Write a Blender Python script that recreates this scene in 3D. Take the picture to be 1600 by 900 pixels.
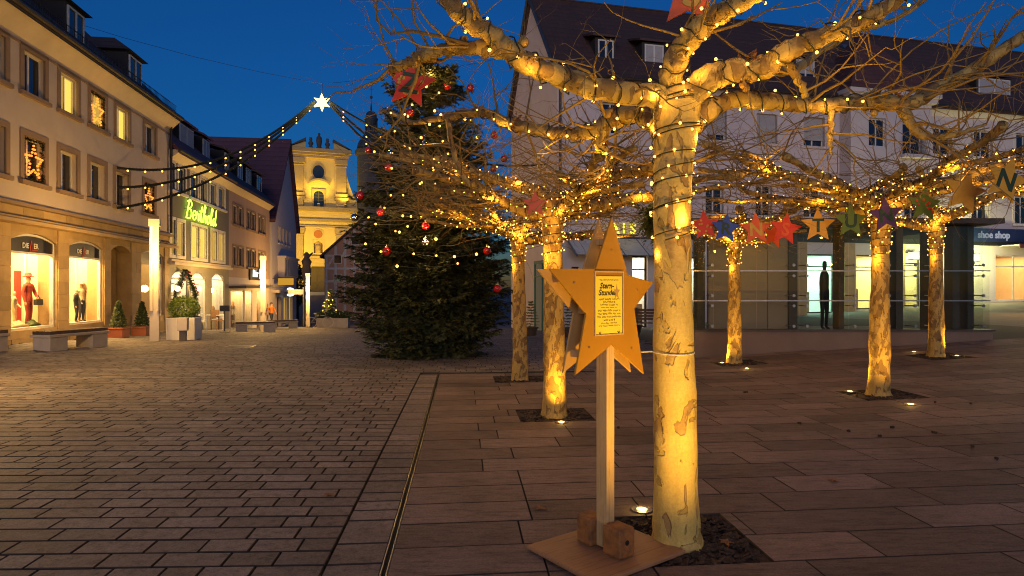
import bpy, math, random
from mathutils import Vector, Matrix, noise as mnoise
R = math.radians
for _o in list(bpy.data.objects): bpy.data.objects.remove(_o)
SC = bpy.context.scene
COL = SC.collection
rnd = random.Random(7)

# ------------------------------------------------------------------ camera, sky, exposure
EYE = 1.6
cam_d = bpy.data.cameras.new('camera'); cam = bpy.data.objects.new('camera', cam_d); COL.objects.link(cam)
cam.location = (0, 0, EYE); cam.rotation_euler = (R(90), 0, 0)
cam_d.sensor_width = 36; cam_d.lens = 22.5; cam_d.clip_start = .05; cam_d.clip_end = 2000
SC.camera = cam
world = bpy.data.worlds.new('World'); SC.world = world; world.use_nodes = True
_wn = world.node_tree; _bg = _wn.nodes['Background']
_sky = _wn.nodes.new('ShaderNodeTexSky'); _sky.sky_type = 'NISHITA'; _sky.sun_disc = False
_sky.sun_elevation = R(2); _sky.sun_rotation = R(180); _sky.ozone_density = 6; _sky.dust_density = .3
_wn.links.new(_sky.outputs[0], _bg.inputs[0]); _bg.inputs[1].default_value = .21
# last afterglow of the western sky behind the viewpoint, very weak and soft
_sd = bpy.data.lights.new('sun', 'SUN'); _sd.energy = .70; _sd.angle = R(35); _sd.color = (1, .90, .95)
sun = bpy.data.objects.new('sun', _sd); COL.objects.link(sun); sun.rotation_euler = (R(82), 0, 0)
SC.view_settings.view_transform = 'Standard'; SC.view_settings.look = 'None'
SC.view_settings.exposure = 0; SC.view_settings.gamma = 1
SC.render.engine = 'CYCLES'
SC.cycles.use_denoising = True
try: SC.cycles.denoiser = 'OPENIMAGEDENOISE'
except Exception: pass
SC.cycles.max_bounces = 6; SC.cycles.diffuse_bounces = 3; SC.cycles.glossy_bounces = 3
SC.cycles.transparent_max_bounces = 16; SC.cycles.transmission_bounces = 4
SC.cycles.caustics_reflective = False; SC.cycles.caustics_refractive = False
SC.cycles.sample_clamp_indirect = 4
SC.cycles.use_light_tree = True; SC.cycles.filter_width = 1.05
WARM = (1, .60, .20); AMBER = (1, .50, .10)

# ------------------------------------------------------------------ helpers
def P(u, v, Y):
    return Vector(((u-800)/1000*Y, Y, EYE-(v-450)/1000*Y))

class MB:
    def __init__(s): s.v = []; s.f = []; s.m = []; s.k = 0
    def face(s, pts):
        n = len(s.v); s.v += [tuple(p) for p in pts]; s.f.append(list(range(n, n+len(pts)))); s.m.append(s.k)
    def raw(s, vs, fs):
        n = len(s.v); s.v += [tuple(p) for p in vs]
        for f in fs: s.f.append([i+n for i in f]); s.m.append(s.k)
    def box(s, x0, x1, y0, y1, z0, z1, M=None):
        vs = [Vector((x, y, z)) for z in (z0, z1) for x, y in ((x0, y0), (x1, y0), (x1, y1), (x0, y1))]
        if M: vs = [M @ q for q in vs]
        s.raw(vs, [(3, 2, 1, 0), (4, 5, 6, 7), (0, 1, 5, 4), (1, 2, 6, 5), (2, 3, 7, 6), (3, 0, 4, 7)])
        return s
    def prism(s, poly, y0, y1, M=None):
        # poly in (x, z), counter-clockwise seen from -y; extruded along y
        n = len(poly)
        vs = [Vector((x, y0, z)) for x, z in poly]+[Vector((x, y1, z)) for x, z in poly]
        if M: vs = [M @ q for q in vs]
        s.raw(vs, [tuple(range(n)), tuple(range(2*n-1, n-1, -1))]+[((i+1) % n, i, n+i, n+(i+1) % n) for i in range(n)])
        return s
    def zprism(s, poly, z0, z1):
        n = len(poly)
        vs = [(x, y, z0) for x, y in poly]+[(x, y, z1) for x, y in poly]
        s.raw(vs, [tuple(range(n-1, -1, -1)), tuple(range(n, 2*n))]+[(i, (i+1) % n, n+(i+1) % n, n+i) for i in range(n)])
        return s
    def tube(s, pts, rad, sides=6, cap=True):
        pts = [Vector(p) for p in pts]; n = len(pts)
        if not hasattr(rad, '__len__'): rad = [rad]*n
        t0 = (pts[1]-pts[0]).normalized()
        a = Vector((0, 0, 1)) if abs(t0.z) < .9 else Vector((1, 0, 0))
        x = t0.cross(a).normalized(); vs = []
        for i in range(n):
            t = (pts[min(i+1, n-1)]-pts[max(i-1, 0)])
            t = t.normalized() if t.length > 1e-9 else t0
            x = (x-t*x.dot(t)); x = x.normalized() if x.length > 1e-6 else t.orthogonal().normalized()
            y = t.cross(x)
            for k in range(sides):
                an = 2*math.pi*k/sides
                vs.append(pts[i]+(x*math.cos(an)+y*math.sin(an))*rad[i])
        fs = []
        for i in range(n-1):
            for k in range(sides):
                k2 = (k+1) % sides
                fs.append((i*sides+k, i*sides+k2, (i+1)*sides+k2, (i+1)*sides+k))
        if cap and sides > 2:
            fs.append(tuple(range(sides-1, -1, -1))); fs.append(tuple((n-1)*sides+k for k in range(sides)))
        s.raw(vs, fs); return s
    def lathe(s, prof, c=(0, 0, 0), sides=16):
        vs = []; n = len(prof)
        for r, z in prof:
            for k in range(sides):
                an = 2*math.pi*k/sides; vs.append((c[0]+r*math.cos(an), c[1]+r*math.sin(an), c[2]+z))
        fs = []
        for i in range(n-1):
            for k in range(sides):
                k2 = (k+1) % sides; fs.append((i*sides+k, i*sides+k2, (i+1)*sides+k2, (i+1)*sides+k))
        fs.append(tuple(range(sides-1, -1, -1))); fs.append(tuple((n-1)*sides+k for k in range(sides)))
        s.raw(vs, fs); return s
    def ball(s, c, r, nu=8, nv=5, sc=(1, 1, 1)):
        prof = []
        vs = [(c[0], c[1], c[2]-r*sc[2])]
        for i in range(1, nv):
            th = math.pi*i/nv
            for k in range(nu):
                an = 2*math.pi*k/nu
                vs.append((c[0]+r*sc[0]*math.sin(th)*math.cos(an), c[1]+r*sc[1]*math.sin(th)*math.sin(an), c[2]-r*sc[2]*math.cos(th)))
        vs.append((c[0], c[1], c[2]+r*sc[2])); fs = []
        for k in range(nu): fs.append((0, 1+(k+1) % nu, 1+k))
        for i in range(nv-2):
            for k in range(nu):
                k2 = (k+1) % nu; fs.append((1+i*nu+k, 1+i*nu+k2, 1+(i+1)*nu+k2, 1+(i+1)*nu+k))
        L = len(vs)-1
        for k in range(nu): fs.append((L, 1+(nv-2)*nu+k, 1+(nv-2)*nu+(k+1) % nu))
        s.raw(vs, fs); return s
    def mesh(s, name, mats, smooth=False):
        me = bpy.data.meshes.new(name); me.from_pydata(s.v, [], s.f)
        for m in (mats if isinstance(mats, (list, tuple)) else [mats]): me.materials.append(m)
        if max(s.m, default=0) > 0: me.polygons.foreach_set('material_index', s.m)
        if smooth: me.polygons.foreach_set('use_smooth', [True]*len(me.polygons))
        me.update(); return me
    def build(s, name, mats, parent=None, smooth=False, bevel=0, loc=None):
        o = bpy.data.objects.new(name, s.mesh(name, mats, smooth)); COL.objects.link(o)
        if parent: o.parent = parent
        if loc: o.location = loc
        if bevel:
            b = o.modifiers.new('bevel', 'BEVEL'); b.width = bevel; b.segments = 2; b.limit_method = 'ANGLE'
        return o

def tag(o, label=None, cat=None, group=None, kind=None):
    if label: o['label'] = label
    if cat: o['category'] = cat
    if group: o['group'] = group
    if kind: o['kind'] = kind
    return o
def empty(name, loc=(0, 0, 0), rz=0, label=None, cat=None, group=None):
    o = bpy.data.objects.new(name, None); COL.objects.link(o); o.location = loc; o.rotation_euler = (0, 0, rz)
    o.empty_display_size = .1
    return tag(o, label, cat, group)
def inst(name, me, parent=None, loc=(0, 0, 0), rot=None, scale=None):
    o = bpy.data.objects.new(name, me); COL.objects.link(o); o.location = loc
    if parent: o.parent = parent
    if rot: o.rotation_euler = rot
    if scale: o.scale = scale
    return o
def copy_tree(o, parent=None):
    c = o.copy(); COL.objects.link(c); c.parent = parent
    for ch in list(o.children): copy_tree(ch, c)
    return c
def light(kind, loc, energy, color=WARM, parent=None, size=.05, target=None, spot=None, blend=.5, size_y=None):
    d = bpy.data.lights.new('lamp_light', kind); d.energy = energy; d.color = color
    if kind == 'AREA':
        d.size = size
        if size_y: d.shape = 'RECTANGLE'; d.size_y = size_y
    else: d.shadow_soft_size = size
    if kind == 'SPOT': d.spot_size = R(spot or 60); d.spot_blend = blend
    o = bpy.data.objects.new('lamp_light', d); COL.objects.link(o)
    o.location = loc
    if target is not None:
        o.rotation_euler = (Vector(target)-Vector(loc)).to_track_quat('-Z', 'Y').to_euler()
    if parent: o.parent = parent
    return o
def catmull(pts, n=6):
    pts = [tuple(p) for p in pts]; out = []
    q = [pts[0]]+pts+[pts[-1]]
    for i in range(1, len(q)-2):
        for k in range(n):
            t = k/n
            out.append(tuple(.5*(2*b+(c-a)*t+(2*a-5*b+4*c-d)*t*t+(3*b-a-3*c+d)*t**3) for a, b, c, d in zip(q[i-1], q[i], q[i+1], q[i+2])))
    out.append(pts[-1]); return out
def text_mesh(body, size, mat, depth=.004, shear=0, offset=0, align='CENTER', space=1):
    cu = bpy.data.curves.new('text', 'FONT'); cu.body = body; cu.size = size; cu.extrude = depth; cu.shear = shear
    cu.offset = offset; cu.align_x = align; cu.align_y = 'CENTER'; cu.space_character = space; cu.resolution_u = 3
    o = bpy.data.objects.new('text', cu); COL.objects.link(o)
    dg = bpy.context.evaluated_depsgraph_get(); dg.update()
    me = bpy.data.meshes.new_from_object(o.evaluated_get(dg)); me.materials.clear(); me.materials.append(mat)
    bpy.data.objects.remove(o); return me

# ------------------------------------------------------------------ materials
def nodes(name):
    m = bpy.data.materials.new(name); m.use_nodes = True
    nt = m.node_tree; return m, nt, nt.nodes['Principled BSDF']
def N(nt, t, **k):
    n = nt.nodes.new(t)
    for a, b in k.items(): setattr(n, a, b)
    return n
def ramp(nt, fac, stops, interp='LINEAR'):
    r = N(nt, 'ShaderNodeValToRGB'); cr = r.color_ramp; cr.interpolation = interp
    while len(cr.elements) < len(stops): cr.elements.new(.5)
    for e, (p, c) in zip(cr.elements, stops): e.position = p; e.color = (c[0], c[1], c[2], 1) if hasattr(c, '__len__') else (c, c, c, 1)
    nt.links.new(fac, r.inputs[0]); return r.outputs[0]
def noise(nt, scale, detail=4, rough=.6, coord='Object', dist=0, sc=None):
    t = N(nt, 'ShaderNodeTexCoord'); n = N(nt, 'ShaderNodeTexNoise'); n.inputs['Scale'].default_value = scale
    n.inputs['Detail'].default_value = detail; n.inputs['Roughness'].default_value = rough; n.inputs['Distortion'].default_value = dist
    src = t.outputs[coord]
    if sc:
        mp = N(nt, 'ShaderNodeMapping'); mp.inputs['Scale'].default_value = sc; nt.links.new(src, mp.inputs[0]); src = mp.outputs[0]
    nt.links.new(src, n.inputs['Vector']); return n.outputs['Fac']
def mixc(nt, fac, a, b, mode='MIX'):
    n = N(nt, 'ShaderNodeMix', data_type='RGBA', blend_type=mode)
    for sock, val in ((n.inputs[0], fac), (n.inputs[6], a), (n.inputs[7], b)):
        if hasattr(val, 'is_output'): nt.links.new(val, sock)
        elif hasattr(val, '__len__'): sock.default_value = (*val[:3], 1)
        else: sock.default_value = val
    return n.outputs[2]
def bump(nt, bs, h, strength=.3, dist=.01):
    b = N(nt, 'ShaderNodeBump'); b.inputs['Strength'].default_value = strength; b.inputs['Distance'].default_value = dist
    nt.links.new(h, b.inputs['Height']); nt.links.new(b.outputs[0], bs.inputs['Normal'])
def pm(name, c1, c2=None, scale=4, rough=.7, bs=0, bscale=40, metal=0, coord='Object', vary=0, spec=.5):
    m, nt, b = nodes(name); c2 = c2 or tuple(x*.75 for x in c1)
    f = noise(nt, scale, 5, .65, coord)
    col = ramp(nt, f, [(.3, c2), (.7, c1)])
    if vary:
        oi = N(nt, 'ShaderNodeObjectInfo'); g = N(nt, 'ShaderNodeNewGeometry')
        ad = N(nt, 'ShaderNodeMath', operation='ADD'); nt.links.new(oi.outputs['Random'], ad.inputs[0]); nt.links.new(g.outputs['Random Per Island'], ad.inputs[1])
        fr = N(nt, 'ShaderNodeMath', operation='FRACT'); nt.links.new(ad.outputs[0], fr.inputs[0])
        k = ramp(nt, fr.outputs[0], [(0, 1-vary), (1, 1+vary*.6)])
        col = mixc(nt, 1, col, k, 'MULTIPLY')
    nt.links.new(col, b.inputs['Base Color']); b.inputs['Roughness'].default_value = rough; b.inputs['Metallic'].default_value = metal
    b.inputs['Specular IOR Level'].default_value = spec
    if bs: bump(nt, b, noise(nt, bscale, 4, .6, coord), bs)
    return m
def em(name, color, strength, sampled=False):
    m = bpy.data.materials.new(name); m.use_nodes = True; nt = m.node_tree
    nt.nodes.remove(nt.nodes['Principled BSDF']); e = N(nt, 'ShaderNodeEmission'); e.inputs[0].default_value = (*color, 1); e.inputs[1].default_value = strength
    nt.links.new(e.outputs[0], nt.nodes['Material Output'].inputs[0])
    if not sampled: m.cycles.emission_sampling = 'NONE'
    return m
def glass(name, tint=(.9, .95, .93), refl=.06, rough=0.0):
    m = bpy.data.materials.new(name); m.use_nodes = True; nt = m.node_tree
    nt.nodes.remove(nt.nodes['Principled BSDF']); t = N(nt, 'ShaderNodeBsdfTransparent'); t.inputs[0].default_value = (*tint, 1)
    g = N(nt, 'ShaderNodeBsdfGlossy'); g.inputs['Roughness'].default_value = rough
    lw = N(nt, 'ShaderNodeLayerWeight'); pw = N(nt, 'ShaderNodeMath', operation='POWER'); nt.links.new(lw.outputs['Facing'], pw.inputs[0]); pw.inputs[1].default_value = 4.5
    ml = N(nt, 'ShaderNodeMath', operation='MULTIPLY'); ml.inputs[1].default_value = .4; nt.links.new(pw.outputs[0], ml.inputs[0])
    ad = N(nt, 'ShaderNodeMath', operation='ADD'); ad.inputs[1].default_value = refl; nt.links.new(ml.outputs[0], ad.inputs[0])
    mx = N(nt, 'ShaderNodeMixShader'); nt.links.new(ad.outputs[0], mx.inputs[0]); nt.links.new(t.outputs[0], mx.inputs[1]); nt.links.new(g.outputs[0], mx.inputs[2])
    nt.links.new(mx.outputs[0], nt.nodes['Material Output'].inputs[0]); return m
def tiles(name, c1, c2, tw=.22, th=.3, axis_x='x'):
    # roof tiling: rows read from world height, columns along the object's x
    m, nt, b = nodes(name)
    t = N(nt, 'ShaderNodeTexCoord'); sx = N(nt, 'ShaderNodeSeparateXYZ'); nt.links.new(t.outputs['Object'], sx.inputs[0])
    def saw(o, per, ph=None):
        d = N(nt, 'ShaderNodeMath', operation='DIVIDE'); nt.links.new(o, d.inputs[0]); d.inputs[1].default_value = per
        f = N(nt, 'ShaderNodeMath', operation='FRACT'); nt.links.new(d.outputs[0], f.inputs[0]); return f.outputs[0]
    r = saw(sx.outputs['Z'], th); c = saw(sx.outputs['X' if axis_x == 'x' else 'Y'], tw)
    rr = ramp(nt, r, [(0, 0), (.15, 1), (1, .55)]); cc = ramp(nt, c, [(0, .6), (.5, 1), (1, .6)])
    h = mixc(nt, 1, rr, cc, 'MULTIPLY')
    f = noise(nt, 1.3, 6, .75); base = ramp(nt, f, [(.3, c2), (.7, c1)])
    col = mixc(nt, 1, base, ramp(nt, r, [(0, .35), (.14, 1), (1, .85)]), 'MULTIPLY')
    nt.links.new(col, b.inputs['Base Color']); b.inputs['Roughness'].default_value = .75
    bump(nt, b, h, .8, .03); return m
def bark(name, base, pale, dark, thr=.5, sc=6):
    m, nt, b = nodes(name)
    f = noise(nt, sc, 4, .5, dist=.9, sc=(1, 1, .55)); f2 = noise(nt, sc*2.3, 3, .5, dist=.6, sc=(1, 1, .6)); g = noise(nt, 60, 4, .7)
    c = ramp(nt, f, [(0, base), (thr-.012, base), (thr, tuple(x*.62 for x in dark)), (thr+.012, dark), (1, dark)])
    c2 = ramp(nt, f2, [(0, (1, 1, 1)), (.62, (1, 1, 1)), (.635, (.58, .52, .46)), (.66, (.66, .62, .55)), (1, (.72, .68, .6))])
    c = mixc(nt, 1, c, c2, 'MULTIPLY')
    f3 = noise(nt, sc*.7, 3, .5, dist=.5)
    c = mixc(nt, ramp(nt, f3, [(.52, 0), (.56, 1)]), c, mixc(nt, .5, c, pale))
    c = mixc(nt, .5, c, ramp(nt, g, [(.3, (.55, .52, .5)), (.7, (1, 1, 1))]), 'MULTIPLY')
    gr = noise(nt, 5, 5, .7, sc=(2.2, 2.2, .35)); c = mixc(nt, .5, c, ramp(nt, gr, [(.33, (.55, .50, .44)), (.5, (.92, .9, .88)), (.65, (1, 1, 1))]), 'MULTIPLY')
    nt.links.new(c, b.inputs['Base Color']); b.inputs['Roughness'].default_value = .75
    hh = mixc(nt, .6, ramp(nt, f, [(thr-.012, 1), (thr+.012, 0)]), ramp(nt, f2, [(.62, 1), (.66, 0)]))
    hh = mixc(nt, .25, hh, g)
    bump(nt, b, hh, 1, .02); return m
def paving(name, c1, c2, streak=None, vary=.3):
    m, nt, b = nodes(name)
    t = noise(nt, 1.2, 4, .6); f = noise(nt, 70, 4, .8); s = noise(nt, 15, 7, .8, sc=streak or (1, 1, 1))
    base = ramp(nt, t, [(.3, c2), (.7, c1)])
    oi = N(nt, 'ShaderNodeObjectInfo'); g = N(nt, 'ShaderNodeNewGeometry')
    ad = N(nt, 'ShaderNodeMath', operation='ADD'); nt.links.new(oi.outputs['Random'], ad.inputs[0]); nt.links.new(g.outputs['Random Per Island'], ad.inputs[1])
    fr = N(nt, 'ShaderNodeMath', operation='FRACT'); nt.links.new(ad.outputs[0], fr.inputs[0])
    base = mixc(nt, 1, base, ramp(nt, fr.outputs[0], [(0, 1-vary), (1, 1+vary*.5)]), 'MULTIPLY')
    st = noise(nt, .55, 5, .7); base = mixc(nt, .8, base, ramp(nt, st, [(.36, (.62, .6, .6)), (.5, (1, 1, 1))]), 'MULTIPLY')
    base = mixc(nt, .8, base, ramp(nt, f, [(.3, .45), (.7, 1.2)]), 'MULTIPLY')
    base = mixc(nt, .8, base, ramp(nt, s, [(.36, .3), (.5, .85), (.7, 1.1)]), 'MULTIPLY')
    nt.links.new(base, b.inputs['Base Color']); b.inputs['Roughness'].default_value = .78; b.inputs['Specular IOR Level'].default_value = .4
    hh = mixc(nt, .5, f, s); bump(nt, b, hh, .5, .006); return m

M = {}
M['sett'] = paving('sett', (.29, .25, .235), (.215, .185, .175))
M['slab'] = paving('slab', (.27, .205, .185), (.19, .145, .135), streak=(.3, 1.5, 1), vary=.38)
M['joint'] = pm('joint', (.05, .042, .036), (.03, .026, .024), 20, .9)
M['asphalt'] = pm('asphalt', (.16, .13, .12), (.10, .085, .08), 3, .85, .3, 90)
M['steel'] = pm('steel', (.45, .42, .38), (.3, .28, .26), 20, .35, metal=1)
M['darksteel'] = pm('darksteel', (.07, .058, .045), (.05, .042, .034), 8, .6)
M['mulch'] = pm('mulch', (.07, .045, .03), (.025, .018, .012), 30, .95, .8, 80, vary=.4)
M['cream_wall'] = pm('cream_wall', (.66, .55, .43), (.58, .47, .36), 1.2, .85, .25, 60)
M['sandstone'] = pm('sandstone', (.50, .35, .17), (.38, .26, .12), 2.5, .85, .35, 45, vary=.22)
M['surround'] = pm('surround', (.34, .23, .14), (.28, .19, .12), 3, .85, .25, 50)
M['white_paint'] = pm('white_paint', (.75, .72, .66), (.65, .62, .56), 5, .5)
M['cream_paint'] = pm('cream_paint', (.72, .60, .42), (.64, .52, .36), 3, .6)
M['pane_dark'] = pm('pane_dark', (.02, .022, .026), (.012, .013, .016), 2, .06, spec=.8)
M['pane'] = glass('pane'); M['shopglass'] = glass('shopglass', (.97, .97, .95), .05)
M['pavglass'] = glass('pavglass', (.90, .93, .90), .03)
M['curtain_lit'] = em('curtain_lit', (1, .56, .09), 1.9)
M['curtain_lit2'] = em('curtain_lit2', (1, .52, .09), .95)
M['curtain_dim'] = pm('curtain_dim', (.4, .36, .3), (.25, .22, .2), 8, .9)
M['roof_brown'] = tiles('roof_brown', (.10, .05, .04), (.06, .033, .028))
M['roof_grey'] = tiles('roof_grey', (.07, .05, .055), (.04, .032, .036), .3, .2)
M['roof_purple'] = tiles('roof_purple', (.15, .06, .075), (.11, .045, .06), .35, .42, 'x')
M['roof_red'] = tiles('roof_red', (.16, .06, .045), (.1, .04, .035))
M['dormer_dark'] = pm('dormer_dark', (.04, .032, .03), (.028, .023, .022), 5, .8)
M['shutter'] = pm('shutter', (.45, .43, .42), (.38, .36, .35), 4, .6)
M['gutter'] = pm('gutter', (.07, .055, .045), (.05, .04, .033), 6, .5, metal=.5)
M['greygreen_wall'] = pm('greygreen_wall', (.18, .17, .14), (.15, .14, .12), 1.5, .85, .2, 60)
M['pink_wall'] = pm('pink_wall', (.52, .36, .27), (.46, .32, .24), 1.2, .85, .2, 60)
M['pale_wall'] = pm('pale_wall', (.70, .62, .60), (.62, .55, .53), 1.2, .85, .2, 60)
M['lilac_wall'] = pm('lilac_wall', (.66, .57, .555), (.58, .50, .49), .9, .85, .2, 60)
M['lilac_light'] = pm('lilac_light', (.70, .61, .57), (.62, .54, .50), 1, .85, .2, 60)
M['church_wall'] = pm('church_wall', (.72, .50, .19), (.64, .44, .16), .6, .85, .2, 20)
M['church_stone'] = pm('church_stone', (.46, .31, .15), (.36, .24, .12), .8, .85, .3, 20)
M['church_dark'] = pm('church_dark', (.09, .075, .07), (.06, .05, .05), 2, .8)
M['slate_blue'] = pm('slate_blue', (.05, .06, .085), (.03, .038, .055), 3, .5)
M['timber'] = pm('timber', (.62, .57, .53), (.54, .49, .46), 3, .8)
M['infill'] = pm('infill', (.42, .24, .16), (.36, .2, .14), 2, .85)
M['wood'] = pm('wood', (.26, .15, .075), (.16, .09, .045), 9, .6, .3, 40)
M['wood_dark'] = pm('wood_dark', (.10, .055, .03), (.06, .035, .02), 9, .6, .3, 40)
M['concrete'] = pm('concrete', (.42, .36, .29), (.34, .29, .235), 5, .85, .3, 60)
M['terracotta'] = pm('terracotta', (.30, .085, .04), (.24, .07, .035), 6, .7)
M['red'] = pm('red', (.42, .02, .012), (.34, .016, .01), 8, .5)
M['leaf'] = pm('leaf', (.06, .085, .025), (.03, .05, .015), 12, .6, vary=.4)
M['leaf_light'] = pm('leaf_light', (.26, .36, .045), (.16, .24, .03), 12, .6, vary=.4)
M['fir'] = pm('fir', (.10, .105, .036), (.045, .052, .02), 6, .55, vary=.45)
M['fir_trunk'] = pm('fir_trunk', (.07, .045, .03), (.04, .03, .02), 15, .9)
def grain(name, c1, c2, axis):
    m, nt, b = nodes(name); s = [14, 14, 14]; s[axis] = .7
    f = noise(nt, 3.2, 6, .7, sc=tuple(s), dist=.4); g = noise(nt, 3, 5, .7)
    col = mixc(nt, .6, ramp(nt, f, [(.32, c2), (.5, c1), (.62, tuple(x*.9 for x in c1)), (.7, c2)]), ramp(nt, g, [(.3, (.6, .57, .54)), (.7, (1, 1, 1))]), 'MULTIPLY')
    nt.links.new(col, b.inputs['Base Color']); b.inputs['Roughness'].default_value = .6; bump(nt, b, f, .35, .004); return m
M['lettergrey'] = pm('lettergrey', (.7, .7, .68))
M['black'] = pm('black', (.012, .012, .012), (.008, .008, .008), 5, .5)
M['fascia'] = pm('fascia', (.02, .017, .015), (.014, .012, .011), 4, .4)
M['bulb'] = em('bulb', (1, .43, .06), 7)
M['bulb_white'] = em('bulb_white', (1, .70, .28), 8)
M['bulb_orange'] = em('bulb_orange', (1, .26, .03), 2.3)
M['cable'] = pm('cable', (.015, .018, .012), (.01, .012, .008), 10, .6)
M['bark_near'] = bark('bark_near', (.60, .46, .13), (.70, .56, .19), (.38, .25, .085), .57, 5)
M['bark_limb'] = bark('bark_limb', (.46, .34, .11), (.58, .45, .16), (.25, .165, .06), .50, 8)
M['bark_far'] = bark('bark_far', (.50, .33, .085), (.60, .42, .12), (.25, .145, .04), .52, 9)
M['twig'] = pm('twig', (.30, .20, .065), (.19, .125, .042), 14, .8)
# ------------------------------------------------------------------ ground and paving
GX = [-400, -40, -15, -10, -1, 4, 11, 22, 40, 400]
GY = [-200, -10, 0, 8, 12, 16, 19, 27, 35, 45, 54, 100, 130, 900]
GZ = {-10: (.3, .3, .2, 0, .06, .2, .4, .6), 0: (.3, .3, .2, 0, .06, .2, .4, .6), 8: (.3, .3, .15, 0, .03, .22, .55, .8),
      12: (.3, .3, .08, 0, .02, .36, .85, 1.2), 16: (.3, .3, .05, -.02, .03, .5, 1.0, 1.4), 19: (.15, .1, 0, -.05, 0, .48, 1.0, 1.4),
      27: (-.2, -.2, -.35, -.35, -.2, .3, .9, 1.4), 35: (-.6, -.6, -.7, -.6, -.4, .1, .8, 1.4), 45: (-1.1, -1.1, -1.15, -1.1, -.8, -.2, .6, 1.2),
      54: (-1.5, -1.5, -1.4, -1.3, -1, -.3, .5, 1), 100: (.2,)*8, 130: (1.2,)*8}
GZ[-200] = GZ[-10]; GZ[900] = GZ[130]
GT = [[GZ[y][0], *GZ[y], GZ[y][-1]] for y in GY]
def zg(x, y):
    i = 0
    while i < len(GX)-2 and x > GX[i+1]: i += 1
    j = 0
    while j < len(GY)-2 and y > GY[j+1]: j += 1
    a = min(1, max(0, (x-GX[i])/(GX[i+1]-GX[i]))); b = min(1, max(0, (y-GY[j])/(GY[j+1]-GY[j])))
    return (GT[j][i]*(1-a)+GT[j][i+1]*a)*(1-b)+(GT[j+1][i]*(1-a)+GT[j+1][i+1]*a)*b
def G(x, y, dz=0): return Vector((x, y, zg(x, y)+dz))

mb = MB(); nx, ny = len(GX), len(GY)
mb.raw([(x, y, zg(x, y)-.05) for y in GY for x in GX], [(j*nx+i, j*nx+i+1, (j+1)*nx+i+1, (j+1)*nx+i) for j in range(ny-1) for i in range(nx-1)])
ground = tag(mb.build('ground', M['asphalt']), kind='structure')

D0 = Vector((-.714, 3.52)); _e = Vector((-.0766, 1)).normalized(); _g = Vector((_e.y, -_e.x))
def AC(a, c): p = D0+_e*a+_g*c; return p.x, p.y
def ac(x, y): d = Vector((x, y))-D0; return d.dot(_e), d.dot(_g)
FAC = lambda y: -10.48-.145*y            # line of the left facades
def inview(x, y, mx=260):
    if y < 1.6: return False
    u = 800+x/y*1000; v = 450+1600/y
    return -mx < u < 1600+mx and v < 1120
def stone(mb, a0, a1, c0, c1, bev=.007, dz=0, gap=.005, ka=1.7):
    a0 += gap*ka; a1 -= gap*ka; c0 += gap; c1 -= gap
    q = [(a0, c0), (a0, c1), (a1, c1), (a1, c0)]
    t = [(a0+bev, c0+bev), (a0+bev, c1-bev), (a1-bev, c1-bev), (a1-bev, c0+bev)]
    def w(p, z):
        x, y = AC(*p); return (x, y, zg(x, y)+z+dz)
    mb.raw([w(p, -.06) for p in q]+[w(p, -.006) for p in q]+[w(p, 0) for p in t],
           [(8, 9, 10, 11)])
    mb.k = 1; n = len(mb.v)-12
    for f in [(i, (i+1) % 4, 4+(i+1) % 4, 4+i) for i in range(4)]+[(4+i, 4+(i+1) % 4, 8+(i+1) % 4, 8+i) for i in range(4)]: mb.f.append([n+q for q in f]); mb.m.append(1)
    mb.k = 0
PITS = [(1.03, 4.06), (.53, 8.0), (.14, 11.2), (4.62, 13.3), (5.3, 9.25), (8.45, 12.75)]
TREES_XY = PITS
pit_ac = []
for x, y in PITS:
    a, c = ac(x, y); k = round((a-.4)/.4)*.4+.4; pit_ac.append((k-.4, k+.4, c-.45, c+.45))
pav = tag(empty('paving'), kind='structure')
plaza_sett = []; slabs = []; kerbs = []
prr = random.Random(3)
# setts on the left, and across the square behind the slab field
row = -8; prev = []
while row*.2 < 34:
    a0 = row*.2; a1 = a0+.2
    segs = [(-17, -.35)] if a0 < 8.3 else ([(-19, 13)] if a0 > 11 else [(-17, 3.0)])
    if 8.3 <= a0 < 8.5: segs = [(-17, -.35)]
    for s0, s1 in segs:
        c = s1; cur = []
        while c > s0:
            for _t in range(6):
                L = prr.choice((.2, .3, .3, .4, .4))+prr.uniform(-.02, .02)
                if all(abs(c-L-q) > .06 for q in prev): break
            cur.append(c-L)
            x, y = AC((a0+a1)/2, c-L/2)
            if inview(x, y) and x > FAC(y)+.15 and not (x > 4.0 and y > 14.2) and not (a0 > 8.5 and c > 2.6 and y < 14.4 and x > 3.2):
                plaza_sett.append((y, a0, a1, max(c-L, s0), c))
            c -= L
        prev = cur if a0 < 12 else []
    row += 1
# slabs on the right
row = -4
while row*.4 < 11.2:
    a0 = row*.4; a1 = a0+.4
    s0, s1 = .018, 15.0
    if a0 >= 8.35: s0 = 2.95
    c = s0; cuts = []
    while c < s1:
        L = prr.choice((.6, .8, .9, 1.0, 1.2)); cuts.append((c, min(c+L, s1))); c += L
    for c0, c1 in cuts:
        parts = [(c0, c1)]
        for (pa0, pa1, pc0, pc1) in pit_ac:
            if pa0 < (a0+a1)/2 < pa1:
                nxt = []
                for q0, q1 in parts:
                    if q1 <= pc0 or q0 >= pc1: nxt.append((q0, q1))
                    else:
                        if q0 < pc0-.05: nxt.append((q0, pc0))
                        if q1 > pc1+.05: nxt.append((pc1, q1))
                parts = nxt
        for q0, q1 in parts:
            x, y = AC((a0+a1)/2, (q0+q1)/2)
            if inview(x, y, 420) and not (x > 4.0 and y > 14.35): slabs.append((y, a0, a1, q0, q1))
    row += 1
a = -1.2
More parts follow.
